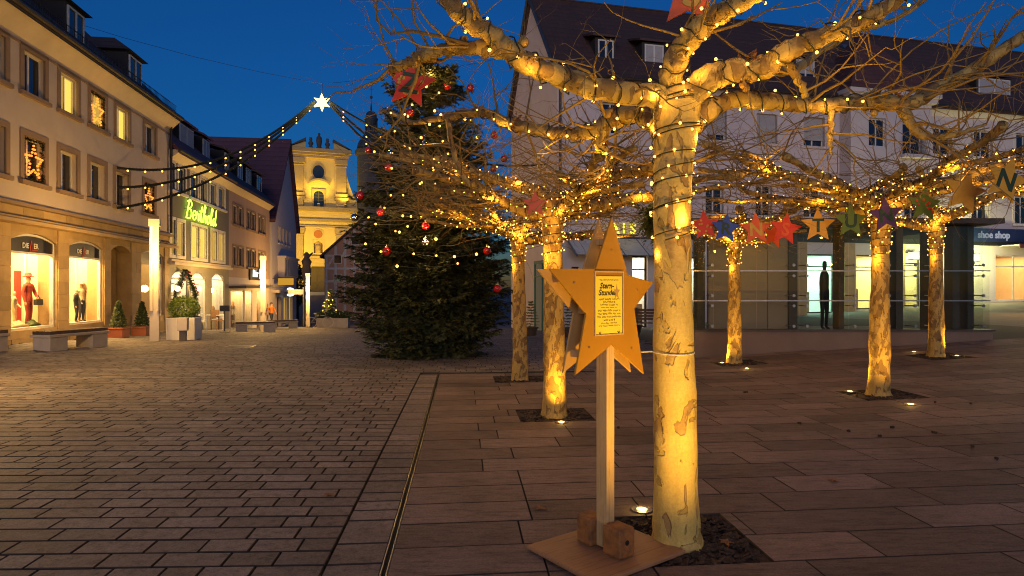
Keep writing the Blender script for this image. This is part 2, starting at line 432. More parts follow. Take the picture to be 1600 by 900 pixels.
while a < 8.25:
    L = prr.choice((.3, .3, .4, .4, .2)); x, y = AC(a+L/2, -.2)
    if inview(x, y): kerbs.append((y, a, min(a+L, 8.3), -.345, -.02))
    a += L
def lay(lst, name, mat, lim, bev, jit, gap=.005, ka=1.7):
    lst.sort(); rest = MB()
    for k, (y, a0, a1, c0, c1) in enumerate(lst):
        dz = prr.uniform(-jit, jit)
        if k < lim:
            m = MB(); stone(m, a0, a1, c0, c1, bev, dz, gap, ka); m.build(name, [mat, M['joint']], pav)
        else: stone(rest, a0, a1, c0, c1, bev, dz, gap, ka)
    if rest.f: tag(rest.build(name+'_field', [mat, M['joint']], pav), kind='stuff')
lay(plaza_sett, 'paving_stone', M['sett'], 300, .004, .002)
lay(slabs, 'paving_slab', M['slab'], 300, .0025, .0012, .004, 1.25)
lay(kerbs, 'kerb_stone', M['sett'], 300, .004, .001)
# joint bed below the stones
mb = MB()
def bed(c0, c1, a0, a1, n=14, m=10):
    vs = []
    for j in range(n+1):
        for i in range(m+1):
            x, y = AC(a0+(a1-a0)*j/n, c0+(c1-c0)*i/m); vs.append((x, y, zg(x, y)-.030))
    mb.raw(vs, [(j*(m+1)+i, j*(m+1)+i+1, (j+1)*(m+1)+i+1, (j+1)*(m+1)+i) for j in range(n) for i in range(m)])
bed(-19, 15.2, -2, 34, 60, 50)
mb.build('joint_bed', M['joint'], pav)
# drain channel
dr = empty('drain_channel', (*AC(3.5, 0), zg(*AC(3.5, 0))), 0, 'narrow slotted steel drain between the setts and the slabs', 'drain')
o0 = dr.location
for c0, c1 in ((-.022, -.015), (.012, .019)):
    m = MB()
    for k in range(24):
        s0 = -1.6+k*9.9/24; s1 = s0+9.9/24
        vs = []
        for aa, cc in ((s0, c0), (s0, c1), (s1, c1), (s1, c0)):
            x, y = AC(aa, cc); vs.append(Vector((x, y, zg(x, y)+.001))-o0)
        lo = [p-Vector((0, 0, .04)) for p in vs]
        m.raw(lo+vs, [(0, 1, 5, 4), (1, 2, 6, 5), (2, 3, 7, 6), (3, 0, 4, 7), (4, 5, 6, 7)])
    m.build('rail', M['steel'], dr)
# tree pits
for k, (pa0, pa1, pc0, pc1) in enumerate(pit_ac):
    n = 8; vs = []
    cx, cy = AC((pa0+pa1)/2, (pc0+pc1)/2); z0 = zg(cx, cy)
    pr = random.Random(k); m = MB()
    for j in range(n+1):
        for i in range(n+1):
            x, y = AC(pa0+(pa1-pa0)*j/n, pc0+(pc1-pc0)*i/n); vs.append((x-cx, y-cy, zg(x, y)-z0-.022+pr.uniform(-.006, .012)))
    m.raw(vs, [(j*(n+1)+i, j*(n+1)+i+1, (j+1)*(n+1)+i+1, (j+1)*(n+1)+i) for j in range(n) for i in range(n)])
    pit = tag(m.build('tree_pit', M['mulch'], loc=(cx, cy, z0)), kind='structure')
    m = MB()
    for q in range(420 if k == 0 else 120):
        x, y = AC(pr.uniform(pa0+.03, pa1-.03), pr.uniform(pc0+.03, pc1-.03))
        Mx = Matrix.Translation((x-cx, y-cy, zg(x, y)-z0-.012)) @ Matrix.Rotation(pr.uniform(0, 6.3), 4, 'Z') @ Matrix.Rotation(pr.uniform(-.6, .6), 4, 'X') @ Matrix.Rotation(pr.uniform(-.5, .5), 4, 'Y')
        l = pr.uniform(.015, .045); m.box(-l, l, -l*.45, l*.45, -.004, .006, Mx)
    tag(m.build('bark_chip', M['mulch'], pit), kind='stuff')

# ------------------------------------------------------------------ facade building kit
class Frame:
    def __init__(s, o, d):
        s.o = Vector((o[0], o[1], 0)); s.d = Vector((d[0], d[1], 0)).normalized(); s.n = Vector((-s.d.y, s.d.x, 0)); s.rz = math.atan2(s.d.y, s.d.x)
    def hit(s, u, v=450, off=0):          # a pixel's ray meets the facade plane set back by off: (x along, z)
        r = Vector(((u-800)/1000, 1, (450-v)/1000)); t = (s.o+s.n*off).dot(s.n)/r.dot(s.n)
        p = r*t; return (p-s.o).dot(s.d), p.z+EYE
    def w(s, x, y=0, z=0): return s.o+s.d*x+s.n*y+Vector((0, 0, z))
def wall_mesh(mb, x0, x1, z0, z1, ops, y0=0, th=.32, back=False):
    xs = sorted({x0, x1, *[c for o in ops for c in o[:2] if x0 < c < x1]}); zs = sorted({z0, z1, *[c for o in ops for c in o[2:4] if z0 < c < z1]})
    for i in range(len(xs)-1):
        for j in range(len(zs)-1):
            cx, cz = (xs[i]+xs[i+1])/2, (zs[j]+zs[j+1])/2
            if any(o[0] < cx < o[1] and o[2] < cz < o[3] for o in ops): continue
            mb.face([(xs[i], y0, zs[j]), (xs[i+1], y0, zs[j]), (xs[i+1], y0, zs[j+1]), (xs[i], y0, zs[j+1])])
            if back: mb.face([(xs[i], y0+th, zs[j+1]), (xs[i+1], y0+th, zs[j+1]), (xs[i+1], y0+th, zs[j]), (xs[i], y0+th, zs[j])])
    for a, b, c, d in [o[:4] for o in ops]:
        y1 = y0+th
        mb.face([(a, y0, c), (a, y0, d), (a, y1, d), (a, y1, c)]); mb.face([(b, y0, d), (b, y0, c), (b, y1, c), (b, y1, d)])
        mb.face([(a, y0, d), (b, y0, d), (b, y1, d), (a, y1, d)]); mb.face([(b, y0, c), (a, y0, c), (a, y1, c), (b, y1, c)])
def arc_pts(x0, x1, zs, zc, n=12):
    # segmental arch from (x0,zs) over crown zc to (x1,zs)
    w = (x1-x0)/2; h = zc-zs; r = (w*w+h*h)/(2*h); cx = (x0+x1)/2; cz = zc-r; a0 = math.atan2(zs-cz, x0-cx); a0 += 2*math.pi if a0 < 0 else 0; a1 = math.atan2(zs-cz, x1-cx)
    return [(cx+r*math.cos(a0+(a1-a0)*k/n), cz+r*math.sin(a0+(a1-a0)*k/n)) for k in range(n+1)]
def spandrel(mb, x0, x1, zs, zc, y0, y1):
    pts = arc_pts(x0, x1, zs, zc); h = len(pts)//2
    L = [(x0, zc)]+pts[:h+1][::1]; L = [(x0, zc)]+pts[:h+1]
    mb.prism([(x0, zc+.0)]+pts[:h+1], y0, y1); mb.prism([(x1, zc+.0)]+pts[h:][::-1], y0, y1)
def ring(mb, x0, x1, z0, z1, w, y0, y1, bottom=True):
    mb.box(x0, x0+w, y0, y1, z0, z1); mb.box(x1-w, x1, y0, y1, z0, z1); mb.box(x0+w, x1-w, y0, y1, z1-w, z1)
    if bottom: mb.box(x0+w, x1-w, y0, y1, z0, z0+w)
def window(parent, x0, x1, z0, z1, lit=None, sw=0, smat='surround', sill=True, depth=.14, leaves=2, frame='white_paint', shutter=0, fw=.06, proud=.03, pane=None, split=None):
    m = MB(); ring(m, x0, x1, z0, z1, fw, depth, depth+.06)
    if split is None: xs = [x0+fw+(x1-x0-2*fw)*k/leaves for k in range(leaves+1)]
    else: xs = [x0+fw, x0+fw+(x1-x0-2*fw)*split, x1-fw]
    for x in xs[1:-1]: m.box(x-.035, x+.035, depth, depth+.06, z0+fw, z1-fw)
    w = m.build('window', M[frame], parent)
    for k in range(len(xs)-1):
        p = MB(); p.box(xs[k]+.0, xs[k+1]-.0, depth+.03, depth+.036, z0+fw, z1-fw)
        p.build('pane', M['pane'] if lit else M[pane or 'pane_dark'], w)
    if lit:
        c = MB(); c.box(x0+.03, x1-.03, depth+.065, depth+.07, z0+.02, z1-.02); c.build('curtain', M[lit], w)
    if sw:
        s = MB(); ring(s, x0-sw, x1+sw, z0-(0 if sill else sw), z1+sw, sw, -proud, .03, bottom=not sill); s.build('surround', M[smat], w)
    if sill:
        s = MB(); s.box(x0-sw-.04, x1+sw+.04, -proud-.07, depth, z0-.11, z0); s.build('sill', M[smat if sw else frame], w)
    if shutter:
        s = MB(); s.box(x0+.02, x1-.02, depth-.05, depth-.03, z1-(z1-z0)*shutter, z1)
        for q in range(int((z1-z0)*shutter/.07)): s.box(x0+.02, x1-.02, depth-.058, depth-.05, z1-.07*q-.055, z1-.07*q)
        s.build('shutter', M['shutter'], w)
    return w
def dormer(parent, x0, x1, yf, z0, z1, rise, roofmat, run, cheek='dormer_dark', leaves=2, shutter=0, frame='white_paint', hip=False):
    d = MB(); d.box(x0, x1, yf, yf+run, z0-.4, z1); d = d.build('dormer', M[cheek], parent)
    r = MB(); ov = .18; xm = (x0+x1)/2
    if hip:
        r.raw([(x0-ov, yf-ov, z1), (x1+ov, yf-ov, z1), (x1+ov, yf+run+rise, z1), (x0-ov, yf+run+rise, z1), (x0+.15, yf+.5, z1+rise), (x1-.15, yf+.5, z1+rise), (x1-.15, yf+run+rise, z1+rise), (x0+.15, yf+run+rise, z1+rise)],
              [(0, 1, 5, 4), (1, 2, 6, 5), (3, 0, 4, 7), (4, 5, 6, 7), (3, 2, 1, 0), (2, 3, 7, 6)])
    else:
        r.raw([(x0-ov, yf-ov, z1), (x1+ov, yf-ov, z1), (x1+ov, yf+run, z1+rise), (x0-ov, yf+run, z1+rise), (x0-ov, yf-ov, z1+.1), (x1+ov, yf-ov, z1+.1), (x1+ov, yf+run, z1+rise+.1), (x0-ov, yf+run, z1+rise+.1)],
              [(3, 2, 1, 0), (4, 5, 6, 7), (0, 1, 5, 4), (1, 2, 6, 5), (2, 3, 7, 6), (3, 0, 4, 7)])
    r.build('roof', M[roofmat], d)
    m = MB(); ring(m, x0+.12, x1-.12, z0, z1-.1, .06, yf-.05, yf+.02)
    for k in range(1, leaves):
        xx = x0+.12+(x1-x0-.24)*k/leaves; m.box(xx-.04, xx+.04, yf-.05, yf+.02, z0+.06, z1-.16)
    m.build('window_frame', M[frame], d)
    p = MB(); p.box(x0+.15, x1-.15, yf-.02, yf-.012, z0+.03, z1-.13); p.build('pane', M['pane_dark'], d)
    if shutter:
        s = MB(); s.box(x0+.16, x1-.16, yf-.04, yf-.03, z1-.16-(z1-z0)*shutter, z1-.16); s.build('shutter', M['shutter'], d)
    return d
def gable_roof(parent, x0, x1, yf, zf, yr, zr, yb, mat, ov=.0, th=.18):
    r = MB(); poly = [(yf, zf), (yr, zr), (yb, zf), (yb, zf-th), (yr, zr-th*1.4), (yf, zf-th)]
    n = 6; vs = [(x0-ov, y, z) for y, z in poly]+[(x1+ov, y, z) for y, z in poly]
    r.raw(vs, [(0, 5, 4, 1), (1, 4, 3, 2), (6, 7, 10, 11), (7, 8, 9, 10)]+[(i, (i+1) % n, n+(i+1) % n, n+i) for i in range(n)])
    o = r.build('roof', M[mat], parent)
    c = MB(); c.tube([(x0-ov, yr, zr+.02), (x1+ov, yr, zr+.02)], .1, 6); c.build('ridge', M[mat], o)
    return o

FL = Frame((-12.365, 13), (-.145, 1))
LX = lambda u: FL.hit(u)[0]
LZ = lambda u, v: FL.hit(u, v)[1]
# ------------------------------------------------------------------ corner shop building on the left
X1 = LX(265)
b1 = empty('corner_building', FL.w(0, 0, 0), FL.rz, 'cream plastered three-storey building with sandstone shopfront arches and dormers, at the left edge', 'building')
zr2 = (LZ(33.5, 141), LZ(33.5, 74)); zr1 = (LZ(33, 280), LZ(33, 209))
wins2 = [(-62, -22), (-24, 8), (36.5, 69.5), (94, 121), (141, 164), (181, 201), (226, 242.5)]
wins1 = [(-62, -22), (-24, 8), (36.5, 69.5), (93, 120), (140, 163.5), (180, 200.5), (225, 241)]
ops2 = [(LX(a), LX(b), *zr2) for a, b in wins2 if a > -60]; ops1 = [(LX(a), LX(b), *zr1) for a, b in wins1 if a > -60]
shop_bot, shop_spring, shop_crown = .48, 2.86, 3.08
shops = [(LX(18), LX(90.5)), (LX(109), LX(163)), (LX(174), LX(206)), (LX(221), LX(257))]
m = MB(); wall_mesh(m, 0, X1, 3.75, 8.45, ops2+ops1); m.face([(X1, 0, -1), (X1, 9, -1), (X1, 9, 8.45), (X1, 0, 8.45)]); m.build('wall', M['cream_wall'], b1)
m = MB(); so = [(a, b, shop_bot if k != 2 else -.6, shop_crown) for k, (a, b) in enumerate(shops)]
wall_mesh(m, 0, X1-.0, -1, 3.75, so, y0=.03, th=.5)
for a, b in shops: spandrel(m, a, b, shop_spring, shop_crown+.001, .03, .4)
m.build('shopfront_wall', M['sandstone'], b1)
# ashlar blocks on the piers, proud of the wall core
prs = random.Random(5); piers = []; edges = [0]+[c for s in shops for c in s]+[X1]
for k in range(0, len(edges), 2): piers.append((edges[k]+(.02 if k else 0), edges[k+1]-.02))
zc = -.5; course = 0
while zc < 3.25:
    h = .38; z1 = min(zc+h, 3.27)
    for x0, x1 in piers:
        wd = x1-x0
        if wd < .12: continue
        n = max(1, round(wd/.75)); off = (course % 2)*.5
        cuts = [x0]+[x0+(k+off*.6)*wd/n for k in range(1, n)]+[x1]
        if n == 1 and wd > .7 and course % 2: cuts = [x0, x0+wd*.45, x1]
        for q in range(len(cuts)-1):
            m = MB(); m.box(cuts[q]+.004, cuts[q+1]-.004, prs.uniform(-.008, .0), .05, zc+.004, z1-.004); m.build('stone_block', M['sandstone'], b1)
    for k, (x0, x1) in enumerate(shops):
        if k != 2 and z1 < shop_bot+.02:
            n = 2
            for q in range(n):
                m = MB(); m.box(x0+(x1-x0)*q/n+.004, x0+(x1-x0)*(q+1)/n-.004, -.004, .05, zc+.004, min(z1, shop_bot-.06)-.004); m.build('stone_block', M['sandstone'], b1)
    zc += h; course += 1
x = 0
while x < X1-.2:
    L = prs.uniform(.8, 1.25); x2 = min(x+L, X1)
    m = MB(); m.box(x+.004, x2-.004, prs.uniform(-.006, 0), .05, 3.47, 3.74); m.build('stone_block', M['sandstone'], b1); x = x2
m = MB(); m.prism([(0, 0), (0, 0)], 0, 0) if False else None
m.box(0, X1+.1, -.34, .03, 3.27, 3.37); m.box(0, X1+.1, -.24, .03, 3.37, 3.45); m.build('cornice', M['sandstone'], b1, bevel=.015)
m = MB(); m.box(0, X1+.06, -.16, .03, 3.745, 3.84); m.build('ledge', M['surround'], b1, bevel=.01)
for k, (a, b) in enumerate(wins2):
    if a < -60: continue
    lit = 'curtain_lit' if a in (94, 181) else ('curtain_lit2' if a == 141 else None)
    window(b1, LX(a), LX(b), *zr2, lit=lit, sw=.16, split=.4, depth=.1)
for k, (a, b) in enumerate(wins1):
    if a < -60: continue
    window(b1, LX(a), LX(b), *zr1, lit=None, sw=.16, split=.4)
m = MB(); m.raw([(-.0, 0, 8.2), (0, -.42, 8.62), (0, -.42, 8.74), (0, .1, 8.74), (X1+.05, 0, 8.2), (X1+.05, -.42, 8.62), (X1+.05, -.42, 8.74), (X1+.05, .1, 8.74)],
      [(0, 4, 5, 1), (1, 5, 6, 2), (2, 6, 7, 3), (0, 1, 2, 3), (7, 6, 5, 4)]); m.build('eave_cornice', M['cream_paint'], b1)
m = MB(); m.box(0, X1, -.03, .01, 8.02, 8.08); m.build('string_course', M['surround'], b1)
m = MB(); m.tube([(0, -.5, 8.72), (X1+.05, -.5, 8.72)], .075, 8); m.build('gutter', M['gutter'], b1)
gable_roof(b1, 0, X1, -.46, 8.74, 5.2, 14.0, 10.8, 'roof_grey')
m = MB()
for z in (8.98, 9.2): m.tube([(0, -.3, z), (X1-.1, -.3, z)], .014, 4)
xx = 0
while xx < X1-.1: m.tube([(xx, -.3, 8.92), (xx, -.3, 9.24)], .009, 3, False); xx += .11
m.build('snow_guard', M['gutter'], b1)
for ua, ub in ((103, 128), (200, 219), (-42, 6)):
    xa = FL.hit(ua, 450, .45)[0]; xb = FL.hit(ub, 450, .45)[0]
    dormer(b1, xa-.08, xb+.18, .45, 9.35, 10.5, .5, 'roof_grey', 2.6, leaves=2, hip=True)
m = MB(); m.tube([(X1-.1, -.1, 8.6), (X1-.1, -.1, 3.9)], .05, 8); m.build('downpipe', M['gutter'], b1)
# the display windows
fas_z = 2.55
for k, (a, b) in enumerate(shops):
    if k == 2: continue
    m = MB(); pts = arc_pts(a, b, shop_spring, shop_crown-.01, 10); ip = arc_pts(a+.06, b-.06, shop_spring-.0, shop_crown-.07, 10)
    for q in range(10): m.prism([ip[q], ip[q+1], pts[q+1], pts[q]], .10, .2)
    m.box(a, a+.06, .1, .2, shop_bot, shop_spring); m.box(b-.06, b, .1, .2, shop_bot, shop_spring); m.box(a+.06, b-.06, .1, .2, shop_bot, shop_bot+.06); m.box(a+.06, b-.06, .1, .2, fas_z-.025, fas_z+.025)
    w = m.build('shop_window', M['lettergrey'], b1)
    m = MB(); m.box(a+.06, b-.06, .14, .15, shop_bot+.06, fas_z-.025); m.build('pane', M['shopglass'], w)
    m = MB(); m.prism([(a+.06, fas_z+.025), (b-.06, fas_z+.025)]+ip[::-1], .13, .16); fo = m.build('fascia', M['fascia'], w)
    mid = (a+b)/2
    if k < 2:
        s = .2 if k == 0 else .19
        t1 = inst('lettering', text_mesh('DIE', s, M['white_paint'], .004, 0, .003), fo, (mid-.25, .122, fas_z+.19), (R(90), 0, 0))
        t2 = inst('lettering', text_mesh('ER', s, M['white_paint'], .004, 0, .003), fo, (mid+.22, .122, fas_z+.19), (R(90), 0, 0))
        for q in ([(mid-.09, fas_z+.02), (mid-.055, fas_z+.02), (mid+.02, fas_z+.34), (mid-.01, fas_z+.34)], [(mid+.012, fas_z+.33), (mid+.035, fas_z+.3), (mid+.055, fas_z+.1), (mid+.027, fas_z+.12)], [(mid+.02, fas_z+.06), (mid+.3, fas_z+.085), (mid+.3, fas_z+.1), (mid+.02, fas_z+.08)]):
            r = MB(); r.prism(q, .118, .126); r.build('lettering', M['red'], fo)
    # display room behind the pane
    m = MB(); dpt = 1.5; x0, x1 = a-.25, b+.25
    m.face([(x0, dpt, .4), (x1, dpt, .4), (x1, dpt, 3.1), (x0, dpt, 3.1)]); m.face([(x0, .3, .4), (x0, dpt, .4), (x0, dpt, 3.1), (x0, .3, 3.1)]); m.face([(x1, dpt, .4), (x1, .3, .4), (x1, .3, 3.1), (x1, dpt, 3.1)])
    m.face([(x0, .3, shop_bot+.0), (x1, .3, shop_bot), (x1, dpt, shop_bot), (x0, dpt, shop_bot)]); m.face([(x0, .3, 3.1), (x0, dpt, 3.1), (x1, dpt, 3.1), (x1, .3, 3.1)])
    m.build('display_room', M['cream_paint'], b1)
    if k < 2:
        m = MB(); m.box(FL.hit(52 if k == 0 else 131, 450, .95)[0], b+.2, .95, 1.0, shop_bot, 2.75); m.build('display_screen', M['white_paint'], b1)
        if k == 0:
            m = MB(); m.box(FL.hit(25, 450, 1.1)[0], FL.hit(52, 450, 1.1)[0], 1.1, 1.16, shop_bot, 2.1); m.build('display_panel', M['red'], b1)
    light('AREA', (mid, .75, 3.0), 420 if k < 2 else 40, (1, .62, .21), b1, b-a-.3, (mid, .8, 0), size_y=.7)
# arcade recess: lined in sandstone
a, b = shops[2]
m = MB(); m.face([(a, .5, -1), (a, 3, -1), (a, 3, 3.2), (a, .5, 3.2)]); m.face([(b, 3, -1), (b, .5, -1), (b, .5, 3.2), (b, 3, 3.2)]); m.face([(a, 3, -1), (b, 3, -1), (b, 3, 3.2), (a, 3, 3.2)]); m.face([(a, .5, 3.1), (a, 3, 3.1), (b, 3, 3.1), (b, .5, 3.1)])
m.build('recess_lining', M['sandstone'], b1)
m = MB(); m.box(a+.4, b-.2, 2.9, 2.99, -.3, 2.2); m.build('door', M['wood_dark'], b1)

# ------------------------------------------------------------------ grey-green shop with the neon script
def sub(u0, u1, name, label):
    x0, x1 = LX(u0), LX(u1); e = empty(name, FL.w(x0, 0, 0), FL.rz, label, 'building'); return e, (lambda u: LX(u)-x0), x1-x0
b2, X, W2 = sub(264.5, 357.5, 'shop_building', 'grey-green narrow shop building with glowing script lettering and yellow-lit first floor')
r2 = [(262.5, 272.5), (278.5, 289.5), (297.5, 308.5), (313, 323), (328.5, 338.5), (341.5, 351)]
z2 = (LZ(278, 300), LZ(278, 259)); z1_ = (LZ(298, 402), LZ(298, 351))
r1 = [(263, 274), (276, 288), (299, 310.5), (312, 323), (330, 339), (341, 350.5)]
ops = [(max(.08, X(a)), X(b), *z2) for a, b in r2]+[(max(.08, X(a)), X(b), *z1_) for a, b in r1]
gz = LZ(300, 416); gops = [(X(299), X(322), -.05, gz-.25), (X(331), X(350.5), -.05, gz-.25), (X(268), X(293), -.8, gz-.25)]
m = MB(); wall_mesh(m, 0, W2, gz, 7.1, ops); m.build('wall', M['greygreen_wall'], b2)
m = MB(); wall_mesh(m, 0, W2, -2, gz, gops, th=.14)
for o in gops: spandrel(m, o[0], o[1], o[3]-.3, o[3]+.001, 0, .13)
M['shop_grey'] = pm('shop_grey', (.36, .33, .25), (.3, .275, .21), 2, .85, .2, 60); m.build('shopfront_wall', M['shop_grey'], b2)
for o in ops[:6]: window(b2, *o, sw=.13, smat='white_paint', leaves=1, depth=.06)
for k, o in enumerate(ops[6:]): window(b2, *o, lit='curtain_lit' if k in (2, 3) else 'curtain_lit2', sw=.13, smat='white_paint', leaves=1, sill=False, depth=.04)
m = MB(); m.box(0, W2, -.22, 0, gz-.02, gz+.1); m.box(0, W2, -.1, 0, gz+.1, gz+.22); m.build('cornice', M['cream_paint'], b2)
m = MB(); m.raw([(0, 0, 7.0), (0, -.35, 7.3), (0, -.35, 7.42), (0, .1, 7.42), (W2, 0, 7.0), (W2, -.35, 7.3), (W2, -.35, 7.42), (W2, .1, 7.42)], [(0, 4, 5, 1), (1, 5, 6, 2), (2, 6, 7, 3), (0, 1, 2, 3), (7, 6, 5, 4)]); m.build('eave_cornice', M['cream_paint'], b2)
m = MB(); m.tube([(0, -.42, 7.42), (W2, -.42, 7.42)], .07, 8); m.build('gutter', M['gutter'], b2)
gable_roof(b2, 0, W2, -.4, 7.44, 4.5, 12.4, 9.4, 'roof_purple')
for ua, ub in ((281, 301), (317, 326)):
    dormer(b2, FL.hit(ua, 450, .6)[0]-LX(264.5)-.2, FL.hit(ub, 450, .6)[0]-LX(264.5)+.1, .6, 8.15, 9.35, 1.0, 'roof_purple', 2.2, leaves=2, shutter=.75)
for k, o in enumerate(gops):
    a, b, c, d = o
    m = MB(); ring(m, a, b, c, d-.3, .06, .05, .12); w = m.build('shop_window', M['white_paint'], b2)
    m = MB(); m.box(a, b, .08, .085, c, d); m.build('pane', M['shopglass'], w)
    m = MB(); m.box(a-.2, b+.2, .9, 1.0, c-.5, d); m.box(a-.2, b+.2, .15, .9, c-.6, c-.0); m.box(a-.2, b+.2, .15, .95, d+.05, d+.1); m.box(a-.25, a-.2, .15, .95, c-.5, d); m.box(b+.2, b+.25, .15, .95, c-.5, d); m.build('display_room', M['white_paint'], b2)
    light('AREA', ((a+b)/2, .5, d-.02), 75, (1, .74, .42), b2, b-a, ((a+b)/2, .55, 0), size_y=.5)
    for q in range(3):
        gx = a+(b-a)*(q+.6)/3; g_ = MB(); g_.lathe([(.14, 0), (.2, .2), (.1, .45), (.13, .5), (.05, .7)], (gx, .5, c+.002), 10); g_.build('display_goods', M[('terracotta', 'darksteel', 'goods_b')[q]] if 'goods_b' in M else M[('terracotta', 'darksteel', 'wood')[q]], b2, smooth=True)
# neon script, drawn stroke by stroke
neon = empty('neon_sign', FL.w(LX(312), -.12, (LZ(312, 334))), FL.rz, 'glowing yellow-green neon script reading Berthold on the grey-green facade', 'sign')
GLY = {'B': ([[(0, 0), (.12, .5), (.2, 1)], [(.05, .92), (.3, 1.02), (.5, .85), (.4, .62), (.18, .55), (.45, .5), (.5, .2), (.3, 0), (0, .02)]], .6),
       'e': ([[(0, .2), (.3, .3), (.34, .48), (.2, .52), (.06, .3), (.12, .05), (.28, .02), (.45, .18)]], .42),
       'r': ([[(0, .1), (.1, .5), (.12, .4), (.28, .42), (.26, .2), (.28, .03), (.42, .15)]], .38),
       't': ([[(.05, .1), (.25, .9), (.16, .4), (.16, .05), (.28, .02), (.4, .15)], [(0, .6), (.38, .64)]], .38),
       'h': ([[(0, .1), (.25, .85), (.2, 1), (.12, .9), (.05, 0), (.15, .38), (.3, .45), (.32, .25), (.32, .03), (.45, .15)]], .45),
       'o': ([[(.25, .5), (.06, .4), (.05, .1), (.2, 0), (.34, .2), (.25, .5), (.45, .42)]], .42),
       'l': ([[(0, .15), (.26, .85), (.2, 1), (.12, .85), (.1, .1), (.2, 0), (.34, .15)]], .32),
       'd': ([[(.3, .42), (.1, .4), (.04, .1), (.18, .0), (.32, .3), (.42, 1), (.34, .3), (.38, .03), (.5, .15)]], .5)}
M['neon'] = em('neon', (.55, 1, .05), 5)
wtot = sum(GLY[c][1] for c in 'Berthold'); tx = 0; WN = LX(336)-LX(289); HN = .82
for ch in 'Berthold':
    st, adv = GLY[ch]; m = MB()
    for s in st:
        p = catmull([((tx+q[0]+q[1]*.1)/wtot*WN-WN/2, 0, (q[1]-.5)*HN) for q in s], 4); m.tube(p, .026, 6)
    m.build('letter', M['neon'], neon, smooth=True); tx += adv
m = MB()
for k in range(9): m.tube([(-WN/2+WN*k/8*.95+.1, 0, 0), (-WN/2+WN*k/8*.95+.1, .12, 0)], .01, 4)
m.build('bracket', M['darksteel'], neon)
light('POINT', (0, -.25, 0), 4, (.6, 1, .08), neon, .3)

# ------------------------------------------------------------------ pink house
b3, X, W3 = sub(357.5, 421, 'pink_house', 'salmon pink plastered house with paired brown-framed windows and a small shop below')
r2 = [(364, 371), (373, 380), (386, 391.5), (393.5, 399), (403.5, 408), (409.5, 414)]
z2 = (LZ(365, 350), LZ(365, 319)); z1_ = (LZ(365, 415), LZ(365, 384))
ops = [(X(a), X(b), *z2) for a, b in r2]+[(X(a), X(b), *z1_) for a, b in r2]
gz = LZ(360, 433); gops = [(X(360.5), X(381), -1.2, gz-.75), (X(383), X(394), -1.2, gz-.75), (X(401), X(415), -1.2, gz-.75)]
m = MB(); wall_mesh(m, 0, W3, gz, 7.1, ops); m.build('wall', M['pink_wall'], b3)
m = MB(); wall_mesh(m, 0, W3, -2.5, gz, gops, th=.12); m.build('shopfront_wall', M['lilac_light'], b3)
for o in ops: window(b3, *o, sw=.1, smat='surround', leaves=1, depth=.05)
m = MB(); m.box(0, W3, -.9, 0, gz-.62, gz-.5); m.build('canopy', M['dormer_dark'], b3)
m = MB(); m.raw([(0, 0, 7.0), (0, -.3, 7.3), (0, -.3, 7.42), (0, .1, 7.42), (W3, 0, 7.0), (W3, -.3, 7.3), (W3, -.3, 7.42), (W3, .1, 7.42)], [(0, 4, 5, 1), (1, 5, 6, 2), (2, 6, 7, 3), (0, 1, 2, 3), (7, 6, 5, 4)]); m.build('eave_cornice', M['cream_paint'], b3)
gable_roof(b3, 0, W3, -.4, 7.44, 4.2, 11.9, 9, 'roof_brown')
for ua, ub in ((350.5, 357), (371, 378), (384, 391.5), (401, 408)):
    dormer(b3, FL.hit(ua, 450, .5)[0]-LX(357.5)-.1, FL.hit(ub, 450, .5)[0]-LX(357.5)+.1, .5, 7.95, 9.35, .6, 'roof_brown', 1.9, leaves=2)
M['goods'] = pm('goods', (.75, .5, .2), (.25, .08, .05), 14, .6)
for k, (a, b, c, d) in enumerate(gops):
    m = MB(); ring(m, a, b, c, d, .07, .04, .1); w = m.build('shop_window', M['white_paint'], b3)
    m = MB(); m.box(a, b, .06, .065, c, d); m.build('pane', M['shopglass'], w)
    m = MB(); m.box(a-.2, b+.2, .9, 1.0, c-.5, d); m.box(a-.2, b+.2, .13, .9, c-.6, c); m.box(a-.2, b+.2, .13, .95, d+.05, d+.1); m.box(a-.25, a-.2, .13, .95, c, d); m.box(b+.2, b+.25, .13, .95, c, d); m.build('display_room', M['cream_paint'], b3)
    for z in (.2, .7, 1.2, 1.7):
        m = MB(); m.box(a, b, .5, .85, c+z, c+z+.03); m.build('shelf', M['wood'], b3)
        for q in range(5):
            gx = a+(b-a)*(q+.5)/5; m = MB(); m.box(gx-.12, gx+.1, .5, .75, c+z+.032, c+z+prs.uniform(.15, .38)); m.build('boxed_goods', M[prs.choice(('goods', 'red', 'white_paint', 'leaf_light', 'goods'))], b3)
    light('AREA', ((a+b)/2, .35, d-.02), 85, (1, .70, .32), b3, b-a, ((a+b)/2, .5, 0), size_y=.4)
M['sign_white'] = em('sign_white', (.9, 1, .9), 2.2)
sg = empty('shop_sign', FL.w(LX(398), -.1, LZ(398, 428)), FL.rz, 'white-lit lettering reading Baier on dark panel above pink house shop', 'sign')
m = MB(); wd = LX(407)-LX(389); m.box(-wd/2, wd/2, 0, .08, -.4, .4); m.build('panel', M['fascia'], sg)
inst('lettering', text_mesh('Baier', .62, M['sign_white'], .01, .2, .01), sg, (-.3, -.02, 0), (R(90), 0, 0))
m = MB(); m.box(wd/2-.6, wd/2-.05, -.02, 0, -.32, .32); m.build('light_panel', M['sign_white'], sg)

